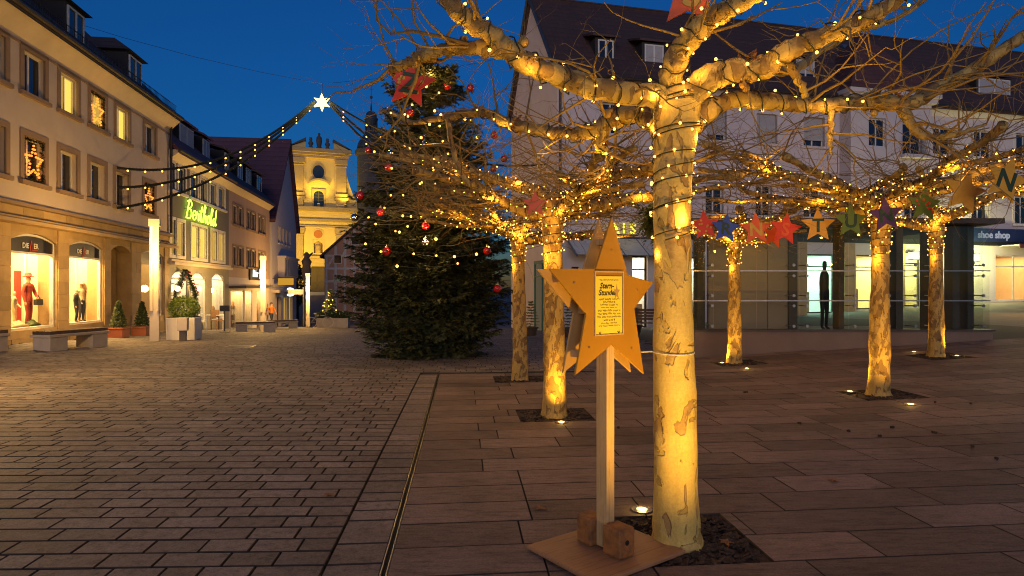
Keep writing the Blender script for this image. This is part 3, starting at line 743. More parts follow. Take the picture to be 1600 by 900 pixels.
# ------------------------------------------------------------------ steep gabled house
x0 = LX(424); x1 = LX(463); wd = x1-x0
b4 = empty('gabled_house', FL.w(x0, 0, 0), FL.rz, 'tall pale house with steep purple tiled roof, its gable facing the street', 'building')
ze = 6.6; za = 13.2; xm = LX(449)-x0
wz = [(LZ(440, 381), LZ(440, 356)), (LZ(440, 431), LZ(440, 408))]
wx = [(434.5, 438.3), (440, 443.5), (445.5, 448.6), (451, 454)]
ops = [(LX(a)-x0, LX(b)-x0, *z) for z in wz for a, b in wx]
sh = [(LX(433)-x0, LX(439)-x0, -2, .9), (LX(443)-x0, LX(449)-x0, -1.2, .9), (LX(451)-x0, LX(457)-x0, -1.2, .9)]
m = MB(); wall_mesh(m, 0, wd, -2.5, ze, ops+sh); m.face([(0, 0, ze), (wd, 0, ze), (xm, 0, za)])
m.face([(0, 9, -2), (0, 0, -2), (0, 0, ze), (0, 9, ze)]); m.build('wall', M['pale_wall'], b4)
for o in ops: window(b4, *o, sw=0, leaves=1, pane=None, shutter=.5 if prs.random() < .4 else 0)
for o in sh[1:]: window(b4, *o, lit='curtain_lit2', leaves=2)
m = MB(); m.box(sh[0][0], sh[0][1], .2, .3, -2, .9); m.build('door', M['wood_dark'], b4)
m = MB(); ov = .35
for q, (xa, zz, xb, zb) in enumerate(((-ov*.55, ze-ov, xm, za), (wd+ov*.55, ze-ov, xm, za))):
    y0, y1 = -.3, 14
    m.raw([(xa, y0, zz), (xb, y0, zb), (xb, y1, zb), (xa, y1, zz), (xa, y0, zz+.25), (xb, y0, zb+.25), (xb, y1, zb+.25), (xa, y1, zz+.25)],
          [(0, 1, 2, 3), (7, 6, 5, 4), (0, 4, 5, 1), (1, 5, 6, 2), (2, 6, 7, 3), (3, 7, 4, 0)])
M['roof_purple_y'] = tiles('roof_purple_y', (.15, .06, .075), (.11, .045, .06), .35, .42, 'y')
rf = m.build('roof', M['roof_purple_y'], b4)
m = MB(); k = .55; sx = xm*k-.35; sz = ze+(za-ze)*k
Mx = Matrix.Translation((sx, 3.1, sz+.15)) @ Matrix.Rotation(-math.atan2(za-ze, xm), 4, 'Y')
m.box(-.8, .8, -.75, .75, -.03, .1, Mx); sk = m.build('skylight', M['slate_blue'], rf)
M['skyglass'] = pm('skyglass', (.1, .16, .2), (.08, .13, .17), 2, .03, spec=1)
m = MB(); m.box(-.68, .68, -.63, .63, .1, .11, Mx); m.build('pane', M['skyglass'], sk)
m = MB(); a, b = LX(434)-x0, LX(456)-x0; m.box(a, b, -.5, 0, LZ(440, 433), LZ(440, 404)); m.box(a-.1, b+.1, -.6, 0, LZ(440, 404), LZ(440, 401)); m.build('bay', M['pale_wall'], b4)
m = MB()
for q in range(6): m.box(a+.15+q*(b-a-.3)/6, a+.05+(q+1)*(b-a-.3)/6, -.52, -.5, LZ(440, 431), LZ(440, 407))
m.build('bay_shutter', M['shutter'], b4)
m = MB(); m.box(0, wd, -.5, 0, LZ(430, 455)-.1, LZ(430, 455)+.1); m.build('canopy', M['pale_wall'], b4)
M['sign_orange'] = em('sign_orange', (1, .5, .05), .6)
so_ = empty('hanging_sign', FL.w(LX(424)+.3, -.9, LZ(426, 440)), FL.rz, 'small orange-yellow projecting sign between pink house and gabled house', 'sign')
m = MB(); m.box(-.05, .05, -.55, .5, -.24, .24); m.build('panel', M['sign_orange'], so_)
m = MB(); m.tube([(0, .9, .2), (0, -.8, .36)], .02, 5); m.build('bracket', M['darksteel'], so_)
so_ = empty('projecting_sign', FL.w(LX(440), -.7, LZ(440, 457)), FL.rz, 'small white letter C lightbox sign on the steep gabled house', 'sign')
inst('lettering', text_mesh('C', .9, M['sign_white'], .03, 0, .02), so_, (0, 0, 0), (R(90), 0, R(90)))
m = MB(); m.box(-.02, .02, 0, .7, -.02, .02); m.build('bracket', M['darksteel'], so_)

# ------------------------------------------------------------------ church facade
FC = Frame((-33.3, 110), (1, .36))
ch = empty('church', FC.w(0, 0, 0), FC.rz, 'floodlit yellow baroque church front with statues on its gable', 'church')
CX = lambda u: FC.hit(u)[0]
CZ = lambda v, u=497: FC.hit(u, v)[1]
base = CZ(456); ent = CZ(326); top = CZ(240)
xl, xr = CX(460), CX(541); xc = CX(497)
wl, wr = CX(425), CX(620)
low = [(xc-1.75, xc+1.75, base, CZ(417))]
m = MB(); wall_mesh(m, wl, wr, base-2, ent, [(xc-1.5, xc+1.5, base, CZ(413)), (CX(490), CX(504.5), CZ(396), CZ(377))], th=1)
hi = [(CX(490), CX(506), CZ(327), CZ(298))]
wall_mesh(m, xl, xr, ent, top, hi, th=.8)
m.face([(wl, 0, base-2), (wl, 0, ent), (wl, 30, ent), (wl, 30, base-2)]); m.face([(xr, 0, ent), (xr, 25, ent), (xr, 25, top), (xr, 0, top)]); m.face([(xl, 25, ent), (xl, 0, ent), (xl, 0, top), (xl, 25, top)])
# volutes
for s, xa, xb in ((1, xr, CX(565)), (-1, xl, CX(432))):
    pts = []
    for k in range(9):
        t = k/8; pts.append((xa+(xb-xa)*t, ent+1+(CZ(268)-ent-1)*(1-t)**1.9))
    poly = [(xa, ent)]+[(xb, ent)]+[(px, pz) for px, pz in pts[::-1]]
    if s < 0: poly = poly[::-1]
    m.prism(poly, .3, 1.2)
m.build('wall', M['church_wall'], ch)
def col(x0, x1, z0, z1, d=.35):
    p = MB(); p.box(x0, x1, -d, .05, z0, z1); p.box(x0-.2, x1+.2, -d-.2, .05, z1-.9, z1); p.box(x0-.1, x1+.1, -d-.1, .05, z1-1.3, z1-1.1); p.box(x0-.2, x1+.2, -d-.2, .05, z0, z0+.7)
    p.build('pilaster', M['church_stone'], ch, bevel=.05)
for a, b in ((459, 474), (525, 541)):
    col(CX(a), CX(b), CZ(308), CZ(248)); p = MB(); p.box(CX(a)-.3, CX(b)+.3, -.7, .05, CZ(308)-.5, CZ(308)); p.box(CX(a), CX(b), -.45, .05, ent, CZ(308)-.5); p.build('pedestal', M['church_stone'], ch, bevel=.04)
    col(CX(a), CX(b), base, CZ(356))
m = MB(); m.box(xl-.3, xr+.3, -.5, .2, CZ(248), CZ(244)); m.box(xl-.8, xr+.8, -1.1, .4, CZ(240), CZ(233)); m.box(xl-.5, xr+.5, -.8, .3, CZ(244), CZ(240)); m.build('cornice', M['church_stone'], ch, bevel=.08)
m = MB(); m.box(wl, wr, -.7, .1, ent-.4, ent+.3); m.box(wl, wr, -.35, .1, CZ(346), CZ(342)); m.box(wl, wr, -.25, .1, CZ(355), CZ(352)); m.build('entablature', M['church_stone'], ch, bevel=.05)
for s, xa, xb in ((-1, CX(458), CX(477)), (1, CX(541), CX(521))):
    m = MB(); z0 = CZ(233); z1 = CZ(222); p = [(xa-s*-.6, z0), (xb, z0), (xb, z1)]
    m.prism(p if s < 0 else p[::-1], -.5, .3); m.build('broken_pediment', M['church_wall'], ch)
    m = MB(); p = [(xa+s*.9, z0), (xa+s*.6, z0+.2), (xb-s*.1, z1+.5), (xb-s*.1, z1)]
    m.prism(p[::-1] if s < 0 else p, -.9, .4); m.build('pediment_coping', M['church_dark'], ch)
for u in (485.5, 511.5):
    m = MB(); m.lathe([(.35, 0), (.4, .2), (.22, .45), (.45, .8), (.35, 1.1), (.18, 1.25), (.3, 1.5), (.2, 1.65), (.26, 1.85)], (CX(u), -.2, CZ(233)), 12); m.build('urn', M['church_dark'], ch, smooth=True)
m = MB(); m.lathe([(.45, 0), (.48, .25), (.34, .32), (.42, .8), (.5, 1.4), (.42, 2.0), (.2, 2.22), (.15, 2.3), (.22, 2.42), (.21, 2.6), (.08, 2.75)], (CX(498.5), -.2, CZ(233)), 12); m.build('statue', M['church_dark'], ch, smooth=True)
def disc(name, x, z, rx, rz, y0, y1, mat, parent, n=28):
    m = MB(); m.prism([(x+rx*math.cos(2*math.pi*k/n), z+rz*math.sin(2*math.pi*k/n)) for k in range(n)], y0, y1); return m.build(name, M[mat], parent)
ov_ = disc('oval_window', CX(497.5), CZ(269), 1.2, 1.42, -.12, .1, 'church_stone', ch); disc('pane', CX(497.5), CZ(269), .95, 1.15, -.16, 0, 'pane_dark', ov_)
m = MB(); a, b, c, d = hi[0]; zs = d-1; ring(m, a-.3, b+.3, c, d+.3, .3, -.15, .1); w = m.build('arched_window', M['church_stone'], ch)
m = MB(); spandrel(m, a, b, d-.9, d+.001, -.05, .3); m.build('arch', M['church_stone'], w)
m = MB(); m.box(a, b, .2, .25, c, d); m.build('pane', M['pane_dark'], w)
m = MB()
for q in range(1, 6): m.box(a, b, .17, .2, c+(d-c)*q/6-.03, c+(d-c)*q/6+.03)
m.box((a+b)/2-.04, (a+b)/2+.04, .17, .2, c, d); m.build('glazing_bar', M['church_dark'], w)
m = MB(); pts = arc_pts(a-.9, b+.9, d+1.0, d+1.7, 10); p2 = [(x, z+.35) for x, z in pts]
for q in range(10): m.prism([pts[q], pts[q+1], p2[q+1], p2[q]], -.6, .05)
m.build('window_hood', M['church_stone'], ch)
rs = disc('roundel', CX(497), CZ(366), .95, .95, -.12, .1, 'church_wall', ch)
M['ochre'] = pm('ochre', (.5, .16, .04), (.45, .13, .03), 2, .8)
disc('painted_disc', CX(497), CZ(366), .72, .72, -.16, 0, 'ochre', rs)
a, b, c, d = CX(490), CX(504.5), CZ(396), CZ(377)
m = MB(); m.box(a, b, .6, .7, c, d); spandrel(m, a, b, d-.8, d+.001, .02, .6); ring(m, a-.2, b+.2, c-.2, d+.2, .2, -.12, .02); n_ = m.build('niche', M['church_wall'], ch)
m = MB(); m.lathe([(.5, 0), (.45, .6), (.5, 1.0), (.55, 1.3), (.3, 1.55), (.2, 1.65), (.26, 1.8), (.2, 2.0), (.05, 2.08)], ((a+b)/2, .2, c), 12); m.build('niche_statue', M['church_stone'], n_, smooth=True)
m = MB(); ring(m, xc-2.1, xc+2.1, base, CZ(411), .6, -.4, .1, bottom=False); m.box(xc-2.5, xc+2.5, -.7, .1, CZ(404), CZ(400)); m.box(xc-2.1, xc+2.1, -.4, .05, CZ(411), CZ(404)); po = m.build('portal', M['church_stone'], ch, bevel=.05)
m = MB(); spandrel(m, xc-1.5, xc+1.5, CZ(413)-1.45, CZ(413)+.001, -.2, .5); m.build('arch', M['church_stone'], po)
M['oak_dark'] = pm('oak_dark', (.06, .028, .012), (.04, .02, .009), 6, .6)
for s in (0, 1):
    m = MB(); m.box(xc-1.5+1.51*s, xc-.01+1.51*s, .6, .75, base, CZ(413))
    for q in range(3): m.box(xc-1.3+1.51*s, xc-.2+1.51*s, .55, .6, base+.4+q*1.4, base+1.5+q*1.4)
    m.build('door', M['oak_dark'], ch, bevel=.03)
ste = tag(empty('church_steps', FC.w(xc, 0, 0), FC.rz), 'broad stone steps rising to the church portal', 'steps')
gz_ = .1
for q in range(9):
    m = MB(); m.box(-9, 9, -4.6+q*.5, 0, gz_-.5, gz_+(base-gz_)*(q+1)/9); m.build('step', M['concrete'], ste)
def flood(x, y, z, tx, tz, e, label):
    o = empty('floodlight', FC.w(x, y, z), FC.rz, label, 'floodlight')
    m = MB(); m.box(-.25, .25, -.15, .15, 0, .28); m.build('housing', M['darksteel'], o, bevel=.02)
    m = MB(); m.box(-.2, .2, -.1, .12, .285, .29); m.build('lens', M['bulb_white'], o)
    t = Vector((tx-x, -y, tz-z))
    light('SPOT', (0, 0, .4), e, (1, .69, .055), o, .4, t, 120 if e < 5000 else 70, 1)
flood(xc-4.5, -1.6, ent+.35, xc-3.0, top+1, 1700, 'floodlight on the church ledge left of the arched window')
flood(xc+4.5, -1.6, ent+.35, xc+3.0, top+1, 1700, 'floodlight on the church ledge right of the arched window')
flood(xc, -1.8, ent+.35, xc, top-3, 1800, 'floodlight on the church ledge below the arched window')
flood(xc-7, -15, gz_-.6, xc-2.5, ent-6, 44000, 'floodlight on the ground left of the church portal')
flood(xc+7, -15, gz_-.6, xc+2.5, ent-6, 44000, 'floodlight on the ground right of the church portal')
# ------------------------------------------------------------------ church tower
tw = empty('church_tower', P(580, 450, 112)*Vector((1, 1, 0)) if False else (P(580, 450, 112).x, 112, 0), 0, 'dark church tower with blue slate dome, lantern and cross behind the Christmas tree', 'tower')
TZ = lambda v: EYE+(450-v)*.112
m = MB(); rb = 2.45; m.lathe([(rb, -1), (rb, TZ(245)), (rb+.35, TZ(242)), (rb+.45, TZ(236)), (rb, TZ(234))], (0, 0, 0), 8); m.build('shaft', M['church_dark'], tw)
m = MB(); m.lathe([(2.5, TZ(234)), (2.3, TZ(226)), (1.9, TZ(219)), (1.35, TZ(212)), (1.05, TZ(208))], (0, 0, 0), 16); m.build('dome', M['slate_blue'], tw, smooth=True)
for k in range(8):
    an = 2*math.pi*(k+.5)/8; m = MB(); m.tube([(.95*math.cos(an), .95*math.sin(an), TZ(208.5)), (.95*math.cos(an), .95*math.sin(an), TZ(192))], .17, 6); m.build('column', M['slate_blue'], tw)
m = MB(); m.lathe([(1.1, TZ(197)), (1.1, TZ(188)), (1.2, TZ(187)), (1.2, TZ(185.5)), (1.0, TZ(184)), (.95, TZ(179)), (.6, TZ(175)), (.15, TZ(173.5)), (.16, TZ(168)), (.04, TZ(160))], (0, 0, 0), 16); m.build('lantern', M['slate_blue'], tw, smooth=True)
m = MB(); m.ball((0, 0, TZ(152)), .28); m.tube([(0, 0, TZ(160)), (0, 0, TZ(132))], .05, 5); m.box(-.45, .45, -.04, .04, TZ(139.5), TZ(138.8)); m.build('cross', M['church_dark'], tw)
# ------------------------------------------------------------------ half-timbered house
FH = Frame((P(507, 450, 58).x, 58), (1, .12))
hh = empty('half_timbered_house', FH.w(0, 0, 0), FH.rz, 'half-timbered house with pale beams and salmon infill beside the church', 'house')
HX = lambda u: FH.hit(u)[0]; HZ = lambda v, u=530: FH.hit(u, v)[1]
hw = HX(642); xa = hw/2; hb = -2.2; he = HZ(398, 507); ha = HZ(337, 575)
m = MB(); m.prism([(0, hb), (hw, hb), (hw, he), (xa, ha), (0, he)], 0, 8); m.build('wall', M['infill'], hh)
def beam(x0, z0, x1, z1, w=.11):
    m = MB(); m.tube([(x0, -.0, z0), (x1, -.0, z1)], w, 4); m.build('beam', M['timber'], hh)
lv = [hb+.1, HZ(440), HZ(420), HZ(400), HZ(372)]
for z in lv: hwid = xa*(1 if z < he else max(0, (ha-z)/(ha-he))); beam(xa-hwid, z, xa+hwid, z)
x = .15
while x < hw:
    lim = he+(ha-he)*(1-abs(x-xa)/xa)-.15; beam(x, hb, x, lim); x += hw/9*.97
for x0, z0, x1, z1 in ((.15, lv[2], .9, lv[3]), (hw-.15, lv[2], hw-.9, lv[3]), (1.6, lv[3], 2.4, lv[4]), (hw-1.6, lv[3], hw-2.4, lv[4])): beam(x0, z0, x1, z1, .09)
for u, v0, v1 in ((528, 398, 412), (528, 428, 441), (555, 369, 383), (560, 398, 412), (560, 428, 441)):
    xw = HX(u); m = MB(); m.box(xw-.36, xw+.36, -.14, -.06, HZ(v1), HZ(v0)); w = m.build('window', M['timber'], hh); m = MB(); m.box(xw-.3, xw+.3, -.15, -.1, HZ(v1)+.06, HZ(v0)-.06); m.build('pane', M['pane_dark'], w)
m = MB()
for s in (0, 1):
    xe = -.35 if s == 0 else hw+.35; z_e = he-.3
    m.raw([(xe, -.35, z_e), (xa, -.35, ha), (xa, 8.4, ha), (xe, 8.4, z_e), (xe, -.35, z_e+.22), (xa, -.35, ha+.22), (xa, 8.4, ha+.22), (xe, 8.4, z_e+.22)], [(0, 1, 2, 3), (7, 6, 5, 4), (0, 4, 5, 1), (1, 5, 6, 2), (2, 6, 7, 3), (3, 7, 4, 0)])
m.build('roof', M['roof_brown'], hh)
# ------------------------------------------------------------------ long building on the right
FR = Frame((1.9, 27), (1, .25))
rb = empty('long_building', FR.w(0, 0, 0), FR.rz, 'long lilac-grey building with steep brown tiled roof behind the plane trees', 'building')
RX = lambda u: FR.hit(u)[0]; RZ = lambda u, v: FR.hit(u, v)[1]
RL = RX(1600)+9; EV = 10.5; RIDGE = 15.6; DEP = 8
r2 = [(941, 969), (1020, 1047), (1104, 1135), (1182, 1214), (1255, 1288), (1457, 1487), (1521, 1551), (1587, 1618)]
r1 = [(941, 969), (1020, 1047), (1102, 1130), (1180, 1206), (1255, 1283), (1440, 1466), (1517, 1545), (1585, 1612)]
o2 = [(RX(a), RX(b), 8.25, 9.6) for a, b in r2]; o1 = [(RX(a), RX(b), 4.9, 6.35) for a, b in r1]
SH = [(893, 905, 2.5, 'dim'), (988, 1012, 3.0, 'white'), (1066, 1100, 3.0, 'white'), (1258, 1306, 3.2, 'teal'), (1338, 1392, 3.2, 'green'), (1410, 1440, 3.4, 'green'), (1478, 1512, 3.5, 'green'), (1556, 1620, 3.3, 'warm')]
so = [(RX(a), RX(b), zg(*FR.w((RX(a)+RX(b))/2).xy)-.02, z) for a, b, z, s in SH]
m = MB(); wall_mesh(m, 0, RL, 4.35, EV, o2+o1); m.face([(0, DEP, -1.5), (0, 0, -1.5), (0, 0, EV), (0, DEP, EV)]); m.face([(0, DEP, EV), (0, 0, EV), (0, DEP/2, RIDGE)])
m.face([(RL, 0, -1.5), (RL, DEP, -1.5), (RL, DEP, EV), (RL, 0, EV)]); m.build('wall', M['lilac_wall'], rb)
m = MB(); wall_mesh(m, 0, RL, -1.5, 4.35, so, th=.4); m.build('shopfront_wall', M['lilac_light'], rb)
shut = {1: .5, 2: .8, 3: 1, 4: .78}
for k, o in enumerate(o2): window(rb, *o, sw=.13, smat='lilac_light', shutter=shut.get(k, 0))
for k, o in enumerate(o1): window(rb, *o, sw=.13, smat='lilac_light', shutter=.2 if k in (2, 5) else 0)
m = MB(); m.box(RX(1010), RL, -.12, 0, 3.75, 4.3); m.build('shop_fascia', M['fascia'], rb)
m = MB(); m.box(-.1, RL, -.16, 0, 4.32, 4.45); m.build('string_course', M['lilac_light'], rb)
m = MB(); m.raw([(0, 0, EV-.35), (0, -.35, EV-.05), (0, -.35, EV+.05), (0, .1, EV+.05), (RL, 0, EV-.35), (RL, -.35, EV-.05), (RL, -.35, EV+.05), (RL, .1, EV+.05)], [(0, 4, 5, 1), (1, 5, 6, 2), (2, 6, 7, 3), (0, 1, 2, 3), (7, 6, 5, 4)]); m.build('eave_cornice', M['lilac_light'], rb)
m = MB(); m.tube([(0, -.42, EV+.05), (RL, -.42, EV+.05)], .07, 8); m.build('gutter', M['gutter'], rb)
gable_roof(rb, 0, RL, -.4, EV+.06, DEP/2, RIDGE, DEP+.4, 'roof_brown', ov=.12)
m = MB()
for ya, za, yb, zb in ((-.5, EV-.1, DEP/2, RIDGE+.08), (DEP+.5, EV-.1, DEP/2, RIDGE+.08)): m.tube([(-.16, ya, za), (-.16, yb, zb)], .09, 4)
m.build('verge', M['slate_blue'], rb)
m = MB(); m.tube([(.12, -.08, EV-.2), (.12, -.08, .2)], .055, 8); m.build('downpipe', M['gutter'], rb)
for ua, ub, sh_ in ((930, 962, 0), (1003, 1040, .8), (1240, 1275, .5), (1525, 1580, .6)):
    a, b = FR.hit(ua, 450, .7)[0], FR.hit(ub, 450, .7)[0]
    dormer(rb, a, b, .7, EV+.95, EV+2.15, .85, 'roof_brown', 2.4, shutter=sh_, leaves=2)
m = MB(); a = FR.hit(1355, 70, 2)[0]
Mx = Matrix.Translation((FR.hit(1345, 450, 2)[0], 2.6, EV+3.5)) @ Matrix.Rotation(math.atan2(RIDGE-EV, DEP/2), 4, 'X'); m.box(-.45, .45, -.5, .5, 0, .12, Mx); sk = m.build('skylight', M['skyglass'], rb)
# projecting bay with a pediment and hipped roof
a, b = RX(1312), RX(1436)
m = MB(); bo = [(a+1.0, a+2.0, 8.25, 9.6), (a+1.0, a+2.0, 4.9, 6.35), (b-1.7, b-.55, 7.9, 9.5), (b-1.6, b-.6, 4.9, 6.35)]
wall_mesh(m, a, b, 4.4, EV, bo, y0=-.7, th=.3); m.face([(a, 0, 4.4), (a, -.7, 4.4), (a, -.7, EV), (a, 0, EV)]); m.face([(b, -.7, 4.4), (b, 0, 4.4), (b, 0, EV), (b, -.7, EV)]); m.face([(a, -.7, 4.4), (a, 0, 4.4), (b, 0, 4.4), (b, -.7, 4.4)])
bay = m.build('bay', M['lilac_light'], rb)
for o in bo:
    m = MB(); ring(m, o[0], o[1], o[2], o[3], .07, -.58, -.52); m.box((o[0]+o[1])/2-.03, (o[0]+o[1])/2+.03, -.58, -.52, o[2], o[3]); m.build('window_frame', M['white_paint'], bay)
    m = MB(); m.box(*o[:2], -.54, -.53, o[2], o[3]); m.build('pane', M['pane_dark'], bay)
m = MB(); x0, x1 = b-1.85, b-.4; m.tube([(x0, -1.0, 8.8), (x1, -1.0, 8.8)], .02, 5); m.tube([(x0, -1.0, 7.95), (x1, -1.0, 7.95)], .02, 5)
for q in range(12):
    t0 = x0+(x1-x0)*q/12; t1 = x0+(x1-x0)*(q+1)/12; m.tube([(t0, -1, 7.95), (t1, -1, 8.4), (t0, -1, 8.8)], .012, 4); m.tube([(t1, -1, 7.95), (t0, -1, 8.4), (t1, -1, 8.8)], .012, 4)
m.build('railing', M['darksteel'], bay)
m = MB(); m.box(x0-.05, x1+.05, -1.05, -.7, 7.78, 7.93); m.build('balcony_slab', M['lilac_light'], bay)
xm = (a+b)/2; m = MB(); m.box(a-.2, b+.2, -.9, .3, EV-.06, EV+.16); m.box(a-.3, b+.3, -1.02, .3, EV+.16, EV+.355); m.build('cornice', M['lilac_light'], bay)
m = MB(); m.raw([(a-.3, -1.05, EV+.36), (b+.3, -1.05, EV+.36), (b+.3, 3.4, EV+.36), (a-.3, 3.4, EV+.36), (xm, 1.3, EV+4.0)], [(0, 1, 4), (1, 2, 4), (2, 3, 4), (3, 0, 4)]); m.build('roof', M['roof_red'], bay)
# shop fronts
M['lit_white'] = em('lit_white', (1, .93, .78), 2.3); M['lit_teal'] = em('lit_teal', (.30, .85, .62), .85); M['lit_green'] = em('lit_green', (.60, .75, .38), .25); M['lit_warm'] = em('lit_warm', (1, .62, .26), 1.0); M['lit_dim'] = em('lit_dim', (.8, .6, .35), .12)
for (ua, ub, z, st), (a, b, c, d) in zip(SH, so):
    m = MB(); ring(m, a, b, c, d, .07, .15, .22); n = max(1, int((b-a)/1.1))
    for q in range(1, n): x = a+(b-a)*q/n; m.box(x-.035, x+.035, .15, .22, c, d)
    m.box(a, b, .15, .22, d-.62, d-.56)
    w = m.build('shop_window', M['darksteel' if st != 'warm' else 'white_paint'], rb)
    for q in range(n):
        m = MB(); m.box(a+(b-a)*q/n+.035, a+(b-a)*(q+1)/n-.035, .18, .186, c, d); m.build('pane', M['shopglass'], w)
    m = MB(); x0, x1 = a-.3, b+.3
    m.face([(x0, 3, c-.2), (x1, 3, c-.2), (x1, 3, d+.1), (x0, 3, d+.1)]); m.face([(x0, .42, c), (x0, 3, c), (x0, 3, d+.1), (x0, .42, d+.1)]); m.face([(x1, 3, c), (x1, .42, c), (x1, .42, d+.1), (x1, 3, d+.1)]); m.face([(x0, .42, c), (x1, .42, c), (x1, 3, c), (x0, 3, c)]); m.face([(x0, .42, d+.05), (x0, 3, d+.05), (x1, 3, d+.05), (x1, .42, d+.05)])
    m.build('shop_room', M['white_paint' if st in ('white', 'teal') else 'cream_paint'], rb)
    colr = {'white': ((1, .9, .7), 150), 'teal': ((.45, 1, .78), 330), 'green': ((.85, .9, .42), 320), 'warm': ((1, .62, .24), 150), 'dim': ((1, .7, .35), 8)}[st]
    light('AREA', ((a+b)/2, 1.6, d), colr[1], colr[0], rb, (b-a), ((a+b)/2, 1.6, 0), size_y=2)
    if st in ('teal', 'green', 'warm', 'white'):
        for q in range(3):
            xq = a+(b-a)*(q+.5)/3; m = MB()
            for zz in range(5): m.box(xq-.3, xq+.3, 2.6, 2.9, c+.3+zz*.45, c+.33+zz*.45)
            m.box(xq-.32, xq-.3, 2.6, 2.95, c, c+2.3); m.box(xq+.3, xq+.32, 2.6, 2.95, c, c+2.3); m.build('shelf_unit', M['wood' if st == 'warm' else 'white_paint'], rb)
            for zz in range(4):
                m = MB(); m.box(xq-.25, xq+prs.uniform(-.05, .25), 2.65, 2.85, c+.335+zz*.45, c+prs.uniform(.5, .68)+zz*.45); m.build('shelf_goods', M[prs.choice(('goods', 'red', 'leaf_light', 'terracotta', 'shutter'))], rb)
        m = MB(); m.box(a+.3, a+1.2, 1.2, 1.7, c, c+1.0); m.build('counter', M['wood'], rb)
# stone columns at the pharmacy front
for u in (1247, 1322, 1400):
    x = RX(u); m = MB(); m.box(x-.3, x+.3, -.25, 0, -.6, 3.74); m.build('pier', M['sandstone'], rb)
# glazed canopy over the entrance
cn = empty('entrance_canopy', FR.w(RX(938), 0, RZ(938, 372)), FR.rz, 'white glazed sloping canopy with blue-grey struts above the left entrance of the long building', 'canopy')
hw = (RX(1062)-RX(884))/2; x0, x1 = RX(884)-RX(938), RX(1062)-RX(938)
M['canopy_white'] = pm('canopy_white', (.6, .57, .5), (.52, .49, .43), 2, .5)
m = MB(); m.box(x0, x1, -.1, 0, -.06, .08); m.build('top_rail', M['slate_blue'], cn)
nn = 5
for q in range(nn):
    a = x0+(x1-x0)*q/nn; b = x0+(x1-x0)*(q+1)/nn; m = MB()
    m.raw([(a+.02, -.06, 0), (b-.02, -.06, 0), (b-.02, -1.3, -.75), (a+.02, -1.3, -.75), (a+.02, -.06, -.03), (b-.02, -.06, -.03), (b-.02, -1.3, -.78), (a+.02, -1.3, -.78)], [(3, 2, 1, 0), (4, 5, 6, 7), (0, 1, 5, 4), (1, 2, 6, 5), (2, 3, 7, 6), (3, 0, 4, 7)])
    m.build('panel', M['canopy_white'], cn)
M['blue_grey'] = pm('blue_grey', (.12, .16, .19), (.09, .12, .15), 4, .5)
for q in range(nn+1):
    a = x0+(x1-x0)*q/nn; m = MB(); m.tube([(a, -.05, -.02), (a, -1.4, -.84)], .04, 5); m.build('strut', M['blue_grey'], cn)
M['yellow_letter'] = em('yellow_letter', (1, .85, .06), 2.2)
sg = empty('canopy_sign', FR.w(RX(967), -.3, RZ(967, 359)), FR.rz, 'yellow-lit letters reading AIS above the glazed canopy', 'sign')
for q, c in enumerate('AIS'):
    inst('letter', text_mesh(c, .62, M['yellow_letter'], .02, 0, .006), sg, (-.32+q*.42, 0, 0), (R(90), 0, 0))
m = MB(); m.box(-2.2, .8, .04, .07, -.27, -.22); m.build('rail', M['darksteel'], sg)
M['green_letter'] = em('green_letter', (.55, 1, .05), 2.0)
sg = empty('pharmacy_sign', FR.w(RX(1336), -.25, RZ(1336, 362)), FR.rz, 'green-lit pharmacy lettering on dark fascia behind the green star', 'sign')
inst('lettering', text_mesh('apotheke', .46, M['green_letter'], .02, .15, .008), sg, (0, 0, 0), (R(90), 0, 0)); m = MB(); m.box(-1, 1, .05, .08, -.3, -.25); m.build('rail', M['darksteel'], sg)
M['blue_fascia'] = pm('blue_fascia', (.02, .03, .10), (.015, .022, .08), 3, .4); M['letter_white'] = em('letter_white', (.8, .85, 1), .4)
sg = empty('shoe_shop_sign', FR.w(RX(1553), -.2, RZ(1553, 368)), FR.rz, 'dark blue fascia with white lettering reading shoe shop, right edge', 'sign')
m = MB(); m.box(-1.6, 4, 0, .06, -.33, .33); m.build('panel', M['blue_fascia'], sg)
inst('lettering', text_mesh('shoe shop', .5, M['letter_white'], .01, 0, .012), sg, (-.25, -.01, 0), (R(90), 0, 0))
aw = empty('red_awning', FR.w(RX(1590), 0, RZ(1590, 386)), FR.rz, 'narrow dark red awning under the blue fascia', 'awning')
m = MB(); m.prism([(-1.2, 0), (4, 0), (4, .06), (-1.2, .06)], -1.0, 0); m.build('frame', M['white_paint'], aw); m = MB(); m.box(-1.2, 4, -1.04, -1.0, -.12, .08); m.build('valance', M['terracotta'], aw)
